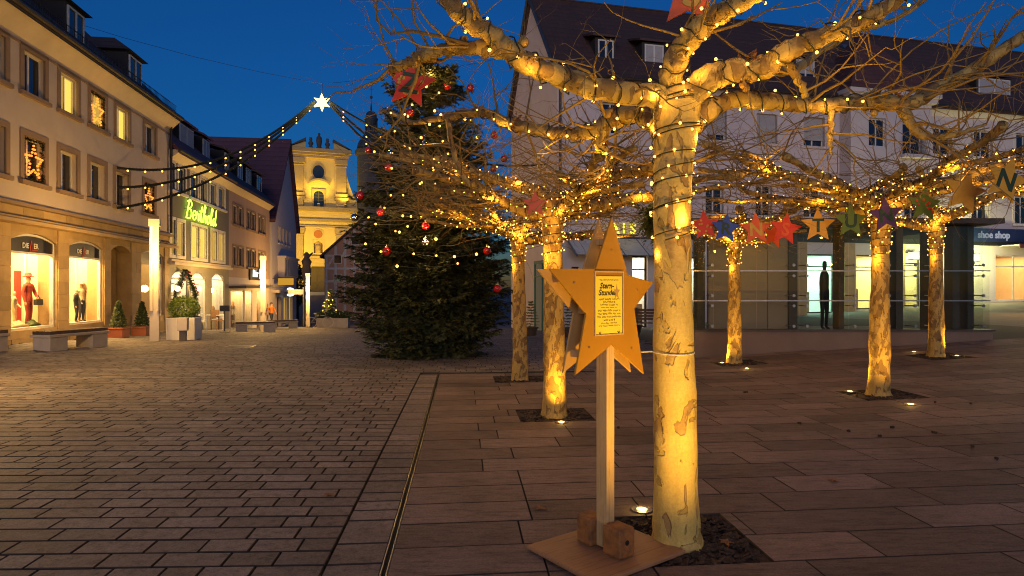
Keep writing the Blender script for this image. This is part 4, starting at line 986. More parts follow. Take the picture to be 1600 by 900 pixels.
# side entrance in the gable wall
m = MB(); w = None
y0, y1 = .7, 3.2; zb = -.45
for (ya, yb) in ((y0, y0+.1), (y1-.1, y1), ((y0+y1)/2-.05, (y0+y1)/2+.05)): m.box(-.1, .02, ya, yb, zb, 2.7)
m.box(-.1, .02, y0, y1, 2.7, 2.85); m.box(-.1, .02, y0, y1, 2.1, 2.16)
M['teal_paint'] = pm('teal_paint', (.05, .16, .13), (.04, .13, .1), 4, .5)
w = m.build('side_entrance', M['teal_paint'], rb); m = MB(); m.box(-.03, -.02, y0, y1, zb, 2.7); m.build('pane', M['lit_dim'], w)
m = MB(); m.box(-.7, 0, y0-.3, y1+.3, zb-.3, zb-.02); m.build('doorstep', M['concrete'], rb)
for k, (u, v) in enumerate(((1422, 400), (1500, 403), (1516, 403))):
    x, z = RX(u), RZ(u, v)
    lp = empty('wall_lantern', FR.w(x, 0, z), FR.rz, ['square green-white wall lantern glowing behind the glass pavilion, left of three', 'square wall lantern glowing behind the pavilion, middle of three', 'square wall lantern glowing behind the pavilion, rightmost of three'][k], 'lantern')
    m = MB(); m.box(-.17, .17, -.35, -.05, -.17, .17); m.build('glass', M['lit_lantern'] if 'lit_lantern' in M else M.setdefault('lit_lantern', em('lit_lantern', (.95, 1, .55), 3)), lp)
    m = MB(); m.box(-.2, .2, -.38, -.0, .17, .21); m.box(-.2, .2, -.38, 0, -.21, -.17); m.build('cap', M['darksteel'], lp)
    light('POINT', (0, -.9, 0), 230, (.95, .92, .38), lp, .15)
# ------------------------------------------------------------------ glass pavilion
PY = 14.5; PX = lambda u: (u-800)/1000*PY; PZ = lambda v: EYE+(450-v)/1000*PY
x0, x1 = PX(1086), PX(1552)
pv = empty('glass_pavilion', (0, PY, 0), 0, 'long glass-walled pavilion on a stone plinth with dark steel posts', 'pavilion')
PD = 4.2; zt = PZ(518); ztop = PZ(350)
m = MB(); n = 12
for q in range(n):
    a = x0+(x1-x0)*q/n; b = x0+(x1-x0)*(q+1)/n
    m.box(a, b, 0, .35, min(zg(a, PY), zg(b, PY))-.2, zt)
m.box(x0, x0+.35, .35, PD, -.3, zt); M['plinth'] = pm('plinth', (.20, .135, .10), (.16, .11, .08), 1.5, .75, .25, 50)
m.build('plinth', M['plinth'], pv)
m = MB(); m.box(x0-.03, x1+.03, -.05, .0, zt, zt+.05) if False else m.box(x0-.03, x1+.03, -.03, .4, zt+.002, zt+.04); m.build('coping', M['darksteel'], pv)
vs = [518-3, 470, 423, 352]; us = [1086, 1117, 1185, 1253, 1330, 1405, 1480, 1552]
for i in range(len(us)-1):
    for j in range(3):
        m = MB(); m.box(PX(us[i])+.012, PX(us[i+1])-.012, .1, .115, PZ(vs[j])+.02, PZ(vs[j+1])-.02); m.build('pane', M['pavglass'], pv)
for v in (470, 423):
    m = MB(); m.box(x0, x1, .085, .13, PZ(v)-.014, PZ(v)+.014); m.build('rail', M['steel'], pv)
for j in range(3):
    for q in range(2):
        m = MB(); m.box(x0+.1, x0+.115, .2+q*1.95, 2.1+q*1.95, PZ(vs[j])+.02, PZ(vs[j+1])-.02); m.build('pane', M['pavglass'], pv)
posts = [(1098, 1111), (1246, 1260), (1327, 1335), (1396, 1408), (1419, 1430), (1470, 1480), (1510, 1521), (1534, 1544)]
for a, b in posts:
    m = MB(); m.box(PX(a), PX(b), .45, .75, zt-.6, ztop); m.build('post', M['darksteel'], pv)
for u in (1111, 1246, 1260, 1335, 1396, 1430, 1470, 1544):
    for v in (414, 431, 462, 478, 510):
        m = MB(); Mx = Matrix.Translation((PX(u)+(.05 if u in (1111, 1260, 1335, 1430) else -.05), .09, PZ(v))) @ Matrix.Rotation(R(90), 4, 'X')
        m.tube([Mx @ Vector((0, 0, .02)), Mx @ Vector((0, 0, -.4))], .012, 5); m.tube([Mx @ Vector((0, 0, .03)), Mx @ Vector((0, 0, 0))], .035, 8); m.build('glass_fixing', M['steel'], pv)
M['grey_panel'] = pm('grey_panel', (.27, .21, .15), (.23, .18, .13), .8, .5)
gu = [1117, 1166, 1213, 1246]
for q in range(3):
    m = MB(); m.box(PX(gu[q])+.006, PX(gu[q+1])-.006, .5, .6, zt, ztop); m.build('wall_panel', M['grey_panel'], pv)
m = MB(); m.box(x0-.15, x1+.15, -.15, PD, ztop+.002, ztop+.12); m.build('roof', M['darksteel'], pv)
m = MB(); m.box(x0+.35, x1, .36, PD, zt-.25, zt-.12); m.build('floor', M['concrete'], pv)
m = MB(); m.box(x1-.1, x1-.085, .2, PD, zt, ztop-.02); m.build('pane', M['pavglass'], pv)

# ------------------------------------------------------------------ figures
def figure(name, J, bones, mats, assign, parent=None, loc=(0, 0, 0), rz=0, sub=1):
    me = bpy.data.meshes.new(name); keys = list(J); idx = {k: i for i, k in enumerate(keys)}
    me.from_pydata([J[k][:3] for k in keys], [(idx[a], idx[b]) for a, b in bones], [])
    o = bpy.data.objects.new(name, me); COL.objects.link(o)
    md = o.modifiers.new('skin', 'SKIN'); md.use_smooth_shade = True
    for k in keys:
        r = J[k][3]; sv = me.skin_vertices[0].data[idx[k]]; sv.radius = (r, r) if not hasattr(r, '__len__') else r; sv.use_root = (k == 'pelvis')
    s = o.modifiers.new('sub', 'SUBSURF'); s.levels = sub; s.render_levels = sub
    dg = bpy.context.evaluated_depsgraph_get(); dg.update()
    nm = bpy.data.meshes.new_from_object(o.evaluated_get(dg)); bpy.data.objects.remove(o)
    nm.materials.clear()
    for mm in mats: nm.materials.append(mm)
    for p in nm.polygons:
        c = p.center; best = min(bones, key=lambda ab: _segd(c, Vector(J[ab[0]][:3]), Vector(J[ab[1]][:3])))
        p.material_index = assign(best, c); p.use_smooth = True
    return inst(name, nm, parent, loc, (0, 0, rz))
def _segd(p, a, b):
    d = b-a; t = max(0, min(1, (p-a).dot(d)/max(1e-9, d.dot(d)))); return (p-(a+d*t)).length
BONES = [('pelvis', 'belly'), ('belly', 'chest'), ('chest', 'neck'), ('neck', 'chin'), ('chin', 'head'), ('head', 'crown'), ('chest', 'shL'), ('shL', 'elL'), ('elL', 'wrL'), ('wrL', 'haL'), ('chest', 'shR'), ('shR', 'elR'), ('elR', 'wrR'), ('wrR', 'haR'),
         ('pelvis', 'hipL'), ('hipL', 'knL'), ('knL', 'anL'), ('anL', 'toL'), ('pelvis', 'hipR'), ('hipR', 'knR'), ('knR', 'anR'), ('anR', 'toR')]
def pose(h=1.72, slim=1, **over):
    J = {'pelvis': (0, 0, .53, .075), 'belly': (0, 0, .62, (.072, .058)), 'chest': (0, 0, .76, (.082, .062)), 'neck': (0, 0, .845, .03), 'chin': (0, -.008, .88, .036), 'head': (0, -.008, .93, .048), 'crown': (0, 0, .975, .034),
         'shL': (-.105, 0, .805, .037), 'elL': (-.14, .015, .63, .026), 'wrL': (-.145, -.03, .48, .019), 'haL': (-.145, -.045, .42, .018), 'shR': (.105, 0, .805, .037), 'elR': (.14, .015, .63, .026), 'wrR': (.145, -.03, .48, .019), 'haR': (.145, -.045, .42, .018),
         'hipL': (-.05, 0, .50, .055), 'knL': (-.055, -.01, .27, .036), 'anL': (-.055, .01, .045, .024), 'toL': (-.06, -.085, .02, .02), 'hipR': (.05, 0, .50, .055), 'knR': (.055, -.01, .27, .036), 'anR': (.055, .01, .045, .024), 'toR': (.06, -.085, .02, .02)}
    J.update(over); out = {}
    for k, v in J.items():
        r = v[3]; r = tuple(q*h*slim for q in r) if hasattr(r, '__len__') else r*h*slim; out[k] = (v[0]*h*(slim*.5+.5), v[1]*h, v[2]*h, r)
    return out
LEGS = {'hipL', 'hipR', 'knL', 'knR'}
def dress(b, c):
    if b[0] in ('chin', 'head', 'neck') or b[0] in ('wrL', 'wrR'): return 2
    if b[0] in ('hipL', 'hipR', 'knL', 'knR') or b[1] in ('hipL', 'hipR'): return 1
    if b[0] in ('anL', 'anR'): return 3
    return 0
M['skin'] = pm('skin', (.55, .36, .25), (.5, .32, .22), 6, .6); M['bronze'] = pm('bronze', (.03, .027, .022), (.02, .018, .015), 10, .5, metal=.5)
M['red_coat'] = pm('red_coat', (.32, .04, .025), (.22, .03, .02), 20, .8); M['navy'] = pm('navy', (.025, .03, .05), (.018, .02, .035), 12, .85); M['cream_cloth'] = pm('cream_cloth', (.5, .4, .28), (.4, .32, .22), 12, .85); M['orange_cloth'] = pm('orange_cloth', (.55, .18, .03), (.45, .14, .02), 10, .8)
sx = (1288-800)/1000*15.6
st = empty('bronze_figure', (sx, 15.6, EYE-(516-450)/1000*15.6), 0, 'very slender dark bronze standing figure behind the pavilion glass', 'sculpture')
Js = pose(1.74, .8, shL=(-.075, 0, .80, .035), haL=(-.075, -.01, .42, .02), wrL=(-.078, 0, .48, .022), elL=(-.08, .01, .63, .03), shR=(.075, 0, .80, .035), haR=(.075, -.01, .42, .02), wrR=(.078, 0, .48, .022), elR=(.08, .01, .63, .03))
Js = {k: (v[0]*.62, v[1], v[2], v[3]) for k, v in Js.items()}
figure('body', Js, BONES, [M['bronze']], lambda b, c: 0, st)
m = MB(); m.box(-.3, .3, -.3, .3, -.12, 0); m.build('base', M['darksteel'], st)
zt_f = st.location.z
# mannequins in the shop windows
def mannequin(x, y, mats, label, rz, h=1.72, extra=None, hat=False):
    o = empty('mannequin', FL.w(x, y, shop_bot+.005), FL.rz+rz, label, 'mannequin')
    J = pose(h, 1, elR=(.15, -.04, .64, .03), wrR=(.07, -.12, .56, .02), haR=(.03, -.15, .53, .02), knL=(-.06, -.03, .27, .036))
    figure('body', J, BONES, mats, dress, o)
    if hat:
        m = MB(); m.lathe([(.15*h/1.7, 0), (.15, .015), (.09, .03), (.085, .09), (.05, .12)], (0, 0, .955*h), 14); m.build('hat', mats[0], o, smooth=True)
    if extra == 'bag':
        m = MB(); m.box(-.16, .1, -.34, -.22, .42*h, .53*h); m.tube([(-.12, -.28, .53*h), (-.03, -.28, .6*h), (.06, -.28, .53*h)], .012, 5); m.build('handbag', M['black'], o, bevel=.015)
    return o
sA, sB = shops[0], shops[1]
mannequin(FL.hit(44, 450, .62)[0], .62, [M['red_coat'], M['red_coat'], M['skin'], M['wood_dark']], 'mannequin in red coat and beret holding a bag, in the left display window', 0, 1.5, 'bag', True)
mannequin(FL.hit(22, 450, .7)[0], .7, [M['cream_cloth'], M['cream_cloth'], M['skin'], M['black']], 'pale dressed mannequin at the left edge of the left display window', .4, 1.05)
mannequin(FL.hit(119, 450, .6)[0], .6, [M['black'], M['navy'], M['skin'], M['wood_dark']], 'mannequin in dark jacket and jeans in the second display window', .2, 1.12)
mannequin(FL.hit(127, 450, .75)[0], .75, [M['cream_cloth'], M['navy'], M['skin'], M['black']], 'mannequin in dark hat and pale shawl in the second display window', -.3, 1.3, None, True)
for k, (x, w, c) in enumerate(((FL.hit(30, 450, .45)[0], .3, 'cream_cloth'), (FL.hit(52, 450, .45)[0], .22, 'leaf'))):
    m = MB()
    for q in range(3): m.tube([(-w+q*.08, q*.07, .05+.04*q), (w*.2, .02*q, .09+.03*q), (w, -.05+q*.08, .06)], [.05, .08, .04], 7)
    tag(m.build('folded_garment', M[c], None, smooth=True, loc=FL.w(x, .45, shop_bot+.005)), ['heap of pale folded clothes on the left display floor', 'green folded cloth at the foot of the red-coated mannequin'][k], 'clothes').rotation_euler = (0, 0, FL.rz)
# passer-by
o = empty('person', G(P(424, 450, 44).x, 44), R(60), 'person in orange jacket and dark trousers walking past the pink house', 'person')
J = pose(1.66, 1.05, knL=(-.05, -.10, .28, .036), anL=(-.05, -.06, .06, .024), toL=(-.05, -.14, .03, .02), knR=(.05, .05, .27, .036), anR=(.05, .16, .08, .024), toR=(.05, .1, .03, .02), elL=(-.14, .08, .64, .028), haL=(-.14, .03, .47, .02), wrL=(-.14, .05, .5, .02), elR=(.14, -.06, .64, .028), wrR=(.13, -.13, .52, .02), haR=(.13, -.16, .5, .02))
figure('body', J, BONES, [M['orange_cloth'], M['navy'], M['skin'], M['black']], dress, o)
m = MB(); m.ball((0, .01, .955*1.66), .105, 10, 6, (1, 1.05, .8)); m.build('hair', M['wood_dark'], o, smooth=True)

# ------------------------------------------------------------------ plane trees
tr = random.Random(11)
def rv(s=1): return Vector((tr.gauss(0, s), tr.gauss(0, s), tr.gauss(0, s)))
def twig(mb, p, d, L, r, depth, up=.1, sides=3, flat=0, fork=.55):
    n = 5 if depth else 4; pts = [p]; q = p.copy(); d = d.normalized(); kids = []
    for k in range(n):
        d = d+rv(.2)+Vector((0, 0, up)); d.z *= (1-flat); d.normalize(); q = q+d*(L/n); pts.append(q.copy())
        if depth and k and tr.random() < fork: kids.append((q.copy(), d.copy(), k))
    rr = [max(r*(1-.75*k/n), r*.3) for k in range(n+1)]; mb.tube(pts, rr, sides, False)
    for q, d, k in kids:
        side = rv(1); side = side-d*side.dot(d); side = side.normalized() if side.length > 1e-5 else d.orthogonal()
        twig(mb, q, d*.75+side*.75, L*tr.uniform(.35, .65), rr[k]*.7, depth-1, up, sides, flat, fork)
    return pts
def gnarl(pts, n, amp):
    out = catmull(pts, n); k = len(out)
    return [(x+tr.gauss(0, amp), y+tr.gauss(0, amp), z+tr.gauss(0, amp), r*(1+tr.uniform(-.10, .14))) for x, y, z, r in out]
def limb_mesh(mb, poly, sides=10, amp=.16):
    n0 = len(mb.v); mb.tube([p[:3] for p in poly], [p[3] for p in poly], sides); n1 = n0+sides*len(poly)
    for i in range(n0, n1):
        c = Vector(poly[(i-n0)//sides][:3]); r = poly[(i-n0)//sides][3]; v = Vector(mb.v[i]); d = v-c
        k = mnoise.noise(v*(1.1/r))*.55+mnoise.noise(v*(.45/r)+Vector((7, 3, 1)))*.6
        mb.v[i] = tuple(c+d*(1+amp*k))
def spiral(mb, poly, pitch, rc, start=0, bulbs=None, every=.3, clear=.012):
    # a cable wound round a limb; also returns bulb spots
    L = 0; pts = []; n = len(poly)
    for k in range(n-1):
        a, b = Vector(poly[k][:3]), Vector(poly[k+1][:3]); seg = (b-a).length; t = (b-a).normalized()
        x = t.cross(Vector((.3, .2, 1))).normalized(); y = t.cross(x); st = max(2, int(seg/pitch*10)+1)
        for q in range(st):
            f = q/st; an = (L+seg*f)/pitch*2*math.pi+start; r = poly[k][3]*(1-f)+poly[k+1][3]*f+clear
            pts.append(a+(b-a)*f+(x*math.cos(an)+y*math.sin(an))*r)
        L += seg
    if len(pts) > 2 and mb is not None: mb.tube(pts, rc, 4, False)
    if bulbs is not None:
        acc = tr.uniform(0, every)
        for a, b in zip(pts, pts[1:]):
            acc += (b-a).length
            if acc > every: acc = 0; bulbs.append(b+rv(.008))
bulb_me = MB().ball((0, 0, 0), 1, 6, 4).mesh('bulb', M['bulb'], True)
def tuft(mb, c, n, s):
    for q in range(n):
        d = rv(1).normalized(); p = c+d*s*tr.uniform(.2, 1); w = rv(1).cross(d).normalized()*s*.25
        mb.face([p-w, p+d*s*.5+rv(s*.1), p+w])
# --- the near tree, its limbs laid out one by one
t1x, t1y = 1.02, 4.0; t1 = empty('plane_tree', G(t1x, t1y), 0, 'large pollarded plane tree with pale flaking bark in the foreground', 'tree', 'pollarded plane trees')
o1_ = t1.location.copy()
def L1(u, v, Y, w): p = P(u, v, Y)-o1_; return (p.x, p.y, p.z, w/2000*Y)
trunk = [L1(1062, 900, 4.0, 112), L1(1060, 862, 4.0, 88), L1(1056, 800, 4.0, 70), L1(1054, 640, 4.0, 66), L1(1052, 540, 4.0, 61), L1(1051, 420, 4.0, 57), L1(1050, 330, 4.0, 57), L1(1052, 260, 4.0, 60), L1(1056, 205, 4.0, 68), L1(1058, 165, 4.0, 70), L1(1058, 135, 4.0, 44)]
trunk[0] = (*trunk[0][:2], -.06, trunk[0][3])
tp = [(x, y, z, r*(1+tr.uniform(-.02, .03))) for x, y, z, r in catmull(trunk, 9)]
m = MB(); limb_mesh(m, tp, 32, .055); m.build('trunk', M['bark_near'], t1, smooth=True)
limbs1 = {
 'a': [L1(1060, 175, 4.0, 50), L1(1030, 152, 3.95, 44), L1(990, 148, 3.85, 40), L1(930, 138, 3.7, 36), L1(870, 118, 3.6, 36), L1(820, 98, 3.55, 36), L1(785, 70, 3.5, 36), L1(745, 40, 3.45, 31), L1(712, 14, 3.4, 29), L1(688, -20, 3.4, 26)],
 'a2': [L1(800, 84, 3.52, 26), L1(765, 76, 3.6, 25), L1(720, 76, 3.75, 22), L1(690, 78, 3.8, 21), L1(660, 88, 3.9, 20), L1(632, 102, 3.95, 18), L1(610, 106, 4.0, 17)],
 'b': [L1(1056, 215, 4.0, 46), L1(1025, 190, 4.15, 36), L1(985, 176, 4.3, 30), L1(955, 190, 4.45, 28), L1(925, 205, 4.5, 24), L1(880, 208, 4.6, 21), L1(835, 202, 4.7, 19), L1(790, 190, 4.8, 18), L1(755, 176, 4.9, 15), L1(700, 182, 5.0, 12), L1(645, 190, 5.1, 9), L1(600, 172, 5.1, 6)],
 'c': [L1(1056, 170, 4.0, 52), L1(1048, 130, 3.95, 42), L1(1058, 92, 3.85, 40), L1(1080, 58, 3.75, 40), L1(1112, 28, 3.65, 36), L1(1150, 8, 3.55, 32), L1(1195, -14, 3.5, 28)],
 'd': [L1(1062, 172, 4.0, 54), L1(1100, 128, 3.9, 48), L1(1140, 112, 3.85, 40), L1(1190, 108, 3.8, 36), L1(1225, 82, 3.7, 34), L1(1270, 62, 3.65, 31), L1(1320, 44, 3.6, 29), L1(1365, 24, 3.55, 27), L1(1415, -12, 3.5, 25)],
 'e': [L1(1062, 205, 4.0, 48), L1(1095, 180, 4.05, 38), L1(1130, 160, 4.1, 31), L1(1180, 156, 4.15, 28), L1(1240, 163, 4.25, 26), L1(1300, 164, 4.3, 25), L1(1345, 160, 4.4, 26), L1(1385, 160, 4.4, 25), L1(1420, 162, 4.4, 24), L1(1465, 138, 4.4, 22), L1(1520, 108, 4.4, 21), L1(1575, 72, 4.35, 20), L1(1640, 30, 4.3, 18)],
 'e2': [L1(1408, 168, 4.4, 20), L1(1420, 186, 4.35, 17), L1(1435, 208, 4.3, 14), L1(1462, 214, 4.25, 12), L1(1500, 208, 4.2, 8), L1(1540, 195, 4.2, 5)],
 'f': [L1(1222, 88, 3.8, 17), L1(1235, 105, 3.8, 15), L1(1250, 130, 3.85, 13), L1(1259, 150, 3.9, 11)],
 'g': [L1(1298, 164, 4.3, 12), L1(1299, 190, 4.3, 11), L1(1297, 215, 4.3, 9), L1(1299, 240, 4.3, 5)],
 'h': [L1(950, 190, 4.45, 22), L1(935, 222, 4.5, 17), L1(950, 238, 4.5, 12), L1(945, 262, 4.5, 8), L1(920, 285, 4.5, 5)],
 'i': [L1(1190, 110, 4.0, 14), L1(1240, 108, 4.5, 16), L1(1285, 78, 4.9, 13), L1(1340, 48, 5.1, 11), L1(1400, 30, 5.2, 9), L1(1450, -5, 5.3, 7)],
 'j': [L1(700, 185, 4.95, 10), L1(705, 225, 4.9, 9), L1(718, 265, 4.85, 8), L1(735, 290, 4.8, 7)],
}
lp1 = {}
tw1 = MB()
for k, pl in limbs1.items():
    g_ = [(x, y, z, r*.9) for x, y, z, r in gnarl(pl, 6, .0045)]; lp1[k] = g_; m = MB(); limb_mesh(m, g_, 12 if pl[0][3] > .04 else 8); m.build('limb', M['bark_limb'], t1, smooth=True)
for k, f in (('a2', .35), ('a2', .75), ('a2', .62), ('a', .62), ('b', .62), ('b', .25), ('e', .55), ('e', .62), ('d', .35), ('h', .3), ('a2', .98), ('b', .72)):
    p = lp1[k][int(f*(len(lp1[k])-1))]; c = Vector(p[:3])
    kn = MB()
    for q in range(7): kn.ball(c+rv(p[3]*.6), p[3]*tr.uniform(.35, .65), 6, 4)
    kn.build('knot', M['bark_far'], t1, smooth=True)
lf = MB()
for k, f in (('a2', .35), ('a2', .75), ('b', .62), ('b', .25), ('e', .56), ('e', .6), ('h', .4), ('d', .33)):
    p = lp1[k][int(f*(len(lp1[k])-1))]; tuft(lf, Vector(p[:3])+Vector((0, 0, p[3]*.6)), 26, p[3]*1.5)
tag(lf.build('dead_leaf', pm('dead_leaf', (.22, .10, .04), (.12, .05, .02), 20, .8), t1), kind='stuff')
for k, pl in lp1.items():
    n = len(pl); cnt = {'a': 9, 'a2': 12, 'b': 26, 'c': 7, 'd': 10, 'e': 30, 'e2': 12, 'h': 10, 'i': 12, 'j': 8, 'f': 2, 'g': 5}[k]
    for q in range(cnt):
        i = tr.randint(int(n*.25), n-1); p = Vector(pl[i][:3]); t = (Vector(pl[min(i+1, n-1)][:3])-Vector(pl[max(i-1, 0)][:3])).normalized()
        s = rv(1); s = (s-t*s.dot(t)).normalized(); s.z = abs(s.z)*.6+.1 if tr.random() < .72 else -abs(s.z)*.5
        twig(tw1, p+s*pl[i][3]*.6, s+t*tr.uniform(.1, .9), tr.uniform(.35, 1.0), min(pl[i][3]*.5, tr.uniform(.006, .014)), 3, .04, 4, 0, .45)
tag(tw1.build('twigs', M['twig'], t1, smooth=True), kind='stuff')
# --- the trees behind
def small_tree(k, x, y, lean, label, forkz=2.45, r0=.145, nl=6, reach=2.1, nb=260, bare=0, seed=0, tw_n=26):
    tr.seed(40+seed); t = empty('plane_tree', G(x, y), 0, label, 'tree', 'pollarded plane trees')
    tk = [(-lean*.0, 0, -.05, r0*1.35), (0, 0, .12, r0*1.1), (lean*.3, 0, .7, r0*.98), (lean*.6, .01, 1.5, r0*.86), (lean, 0, 2.1, r0*.85), (lean, 0, forkz, r0*1.05), (lean, 0, forkz+.2, r0*.8)]
    tk = [(a, b, c, r*(1+tr.uniform(-.03, .04))) for a, b, c, r in catmull(tk, 5)]
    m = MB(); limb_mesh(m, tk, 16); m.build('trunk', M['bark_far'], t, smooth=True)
    polys = [[p for p in tk if p[2] > 1.95]]; tws = MB()
    for i in range(nl):
        an = 2*math.pi*i/nl+tr.uniform(-.35, .35)+seed+(.52 if seed in (2, 3) else 0); d = Vector((math.cos(an), math.sin(an), 0)); Lr = reach*tr.uniform(.75, 1.1)
        p = Vector((lean, 0, forkz+tr.uniform(-.1, .15))); pts = [(*p, r0*.62)]; nseg = 6; dz = tr.uniform(.1, .34)
        for q in range(1, nseg+1):
            p = p+(d+Vector((tr.gauss(0, .22), tr.gauss(0, .22), 0)))*(Lr/nseg)+Vector((0, 0, dz*Lr/nseg+tr.uniform(-.05, .07))); pts.append((*p, r0*(.58-.06*q)))
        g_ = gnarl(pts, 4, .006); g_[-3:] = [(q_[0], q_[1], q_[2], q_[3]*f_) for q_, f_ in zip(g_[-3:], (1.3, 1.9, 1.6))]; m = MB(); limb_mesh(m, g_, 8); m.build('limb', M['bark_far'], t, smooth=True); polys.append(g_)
        subs = [g_]
        for s in (-1, 1):
            j = int(len(g_)*tr.uniform(.35, .6)); p = Vector(g_[j][:3]); dd = Matrix.Rotation(s*tr.uniform(.5, .9), 3, 'Z') @ d; ps = [(*p, g_[j][3]*.75)]
            for q in range(1, 5): p = p+(dd+Vector((tr.gauss(0, .2), tr.gauss(0, .2), tr.uniform(-.05, .2))))*(Lr*.13); ps.append((*p, g_[j][3]*(.75-.11*q)))
            h_ = gnarl(ps, 3, .005); h_[-3:] = [(q_[0], q_[1], q_[2], q_[3]*f_) for q_, f_ in zip(h_[-3:], (1.3, 2.0, 1.7))]; m = MB(); limb_mesh(m, h_, 6); m.build('branch', M['bark_far'], t, smooth=True); polys.append(h_); subs.append(h_)
        for h_ in subs:
            for q in range(tw_n if h_ is g_ else tw_n//2):
                j = tr.randint(int(len(h_)*.2), len(h_)-1); p = Vector(h_[j][:3]); tt = Vector(h_[j][:3])-Vector(h_[max(j-1, 0)][:3]); tt = tt.normalized() if tt.length > 0 else d
                s = rv(1).normalized(); s.z = abs(s.z)*.5-.08
                twig(tws, p, s+tt*tr.uniform(.2, 1.1), tr.uniform(.5, 1.35), tr.uniform(.007, .013), 2, .02, 3, .12, .42)
    tag(tws.build('twigs', M['twig'], t, smooth=True), kind='stuff')
    return t, polys
specs = [  # index, x, y, lean, bulbs, label
 (1, .53, 8.0, -.02, 'plane tree left of the star sign post, uplight at its front edge', 2.55, .14, 7, 2.25, 20),
 (2, .14, 11.2, -.03, 'thin plane tree nearest the Christmas tree', 2.5, .13, 6, 2.1, 17),
 (3, 4.62, 13.3, 0, 'plane tree in front of the grey pavilion panels', 2.45, .14, 6, 2.0, 15),
 (4, 5.3, 9.25, .03, 'plane tree before the glass, right of the bronze figure', 2.65, .14, 7, 2.5, 17),
 (5, 8.45, 12.75, 0, 'rightmost plane tree, between two small uplights', 2.6, .14, 6, 2.5, 15)]
far = [small_tree(i, x, y, ln, lab, fz, r0, nl, rc, seed=i, tw_n=tn) for i, x, y, ln, lab, fz, r0, nl, rc, tn in specs]

# ------------------------------------------------------------------ fairy lights in the trees
tr.seed(99)
fs1 = empty('light_string', o1_, 0, 'fairy lights on black cable wound round the large foreground plane tree', 'fairy lights', 'fairy lights in the plane trees')
b = []; cb = MB()
up = [p for p in tp if p[2] > 1.85]
spiral(cb, up, .16, .0045, 0, b, .13); spiral(cb, up, .22, .0045, 2, b, .17)
for k, pitch, ev in (('a', .17, .19), ('b', .16, .18), ('c', .13, .14), ('d', .17, .15), ('e', .17, .2), ('h', .15, .11)):
    spiral(cb, lp1[k][4:] if k != 'e' else lp1[k][4:42], pitch, .0045, tr.uniform(0, 6), b, ev)
cb.build('cable', M['cable'], fs1)
for p in b: inst('bulb', bulb_me, fs1, p, None, (tr.uniform(.0065, .0105),)*3)
for q in range(0, len(b), max(1, len(b)//26)):
    light('POINT', b[q]+Vector((tr.uniform(-.06, .06), -.04, -.11)), 1.4, (1, .49, .06), fs1, .02)
labs = ['dense fairy lights on the plane tree left of the star sign post', 'fairy lights on the thin plane tree nearest the Christmas tree', 'fairy lights on the plane tree in front of the grey pavilion panels', 'fairy lights on the plane tree before the glass, right of the bronze figure', 'fairy lights on the rightmost plane tree']
for (t, polys), lab, dens, br in zip(far, labs, (.105, .11, .10, .12, .12), (.0095, .0115, .0125, .0105, .012)):
    fs = empty('light_string', t.location, 0, lab, 'fairy lights', 'fairy lights in the plane trees'); b = []; cb = MB()
    for i, pl in enumerate(polys):
        if i == 0: spiral(cb, pl, .11, .005, 0, b, dens); spiral(None, pl, .16, .005, 1, b, dens)
        else: spiral(cb, pl[:int(len(pl)*.8)], .14, .005, tr.uniform(0, 6), b, dens*1.25)
    cb.build('cable', M['cable'], fs)
    bm = MB()
    for p in b: bm.ball(p, br*tr.choice((.6, .8, 1, 1, 1.2)), 5, 3)
    tag(bm.build('bulb', M['bulb'], fs, smooth=True), kind='stuff')
    for q in range(0, len(b), max(1, len(b)//14)): light('POINT', b[q]+Vector((tr.uniform(-.1, .1), -.16, -.06)), 4.8, (1, .49, .06), fs, .03)
# ------------------------------------------------------------------ in-ground uplights
M['uplens'] = em('uplens', (1, .60, .16), 9)
def uplight(u, v, tgt, e, label, Y=None, pos=None):
    if pos is None:
        Y = Y or 1600/(v-450); p = P(u, v, Y)
        for _ in range(6): Y = (EYE-zg(p.x, Y))*1000/(v-450); p = P(u, v, Y)
        x, y = p.x, p.y
    else: x, y = pos
    o = empty('ground_uplight', G(x, y), 0, label, 'uplight', 'in-ground uplights under the trees')
    m = MB(); m.lathe([(.055, -.02), (.075, .0), (.075, .008), (.040, .010), (.038, .004)], (0, 0, 0), 20); m.build('trim_ring', M['steel'], o, smooth=False)
    m = MB(); m.lathe([(.036, .0), (.036, .0075), (.022, .013), (.001, .015)], (0, 0, 0), 16); m.build('lens', M['uplens'], o, smooth=True)
    d = Vector(tgt)-Vector((x, y, zg(x, y)))
    light('POINT', (0, 0, .05), .9, (1, .58, .14), o, .03)
    light('SPOT', (0, 0, .03), e, (1, .53, .055), o, .04, d, 100, 1)
def crown(i, z=2.5): x, y = PITS[i]; return (x, y, zg(x, y)+z)
uplight(1003, 797, crown(0, 1.6), 85, 'bright uplight beside the star sign post, left of the large tree')
uplight(0, 0, crown(0, 1.8), 265, 'uplight in front of the large foreground tree', pos=(1.15, 2.85))
uplight(877, 660, crown(1, 1.3), 130, 'uplight at the front edge of the second tree pit')
uplight(815, 593, crown(2, 1.3), 130, 'uplight before the thin tree near the Christmas tree')
uplight(1128, 567, crown(3, 1.3), 130, 'uplight left of the tree before the grey panels')
uplight(1167, 576, crown(3, 1.3), 130, 'uplight right of the tree before the grey panels')
uplight(1328, 612, crown(4, 1.3), 130, 'uplight left of the mottled tree before the glass')
uplight(1423, 632, crown(4, 1.3), 130, 'uplight right of the mottled tree before the glass')
uplight(1428, 551, crown(5, 1.3), 130, 'uplight left of the rightmost tree')
uplight(1495, 557, crown(5, 1.3), 130, 'uplight right of the rightmost tree')
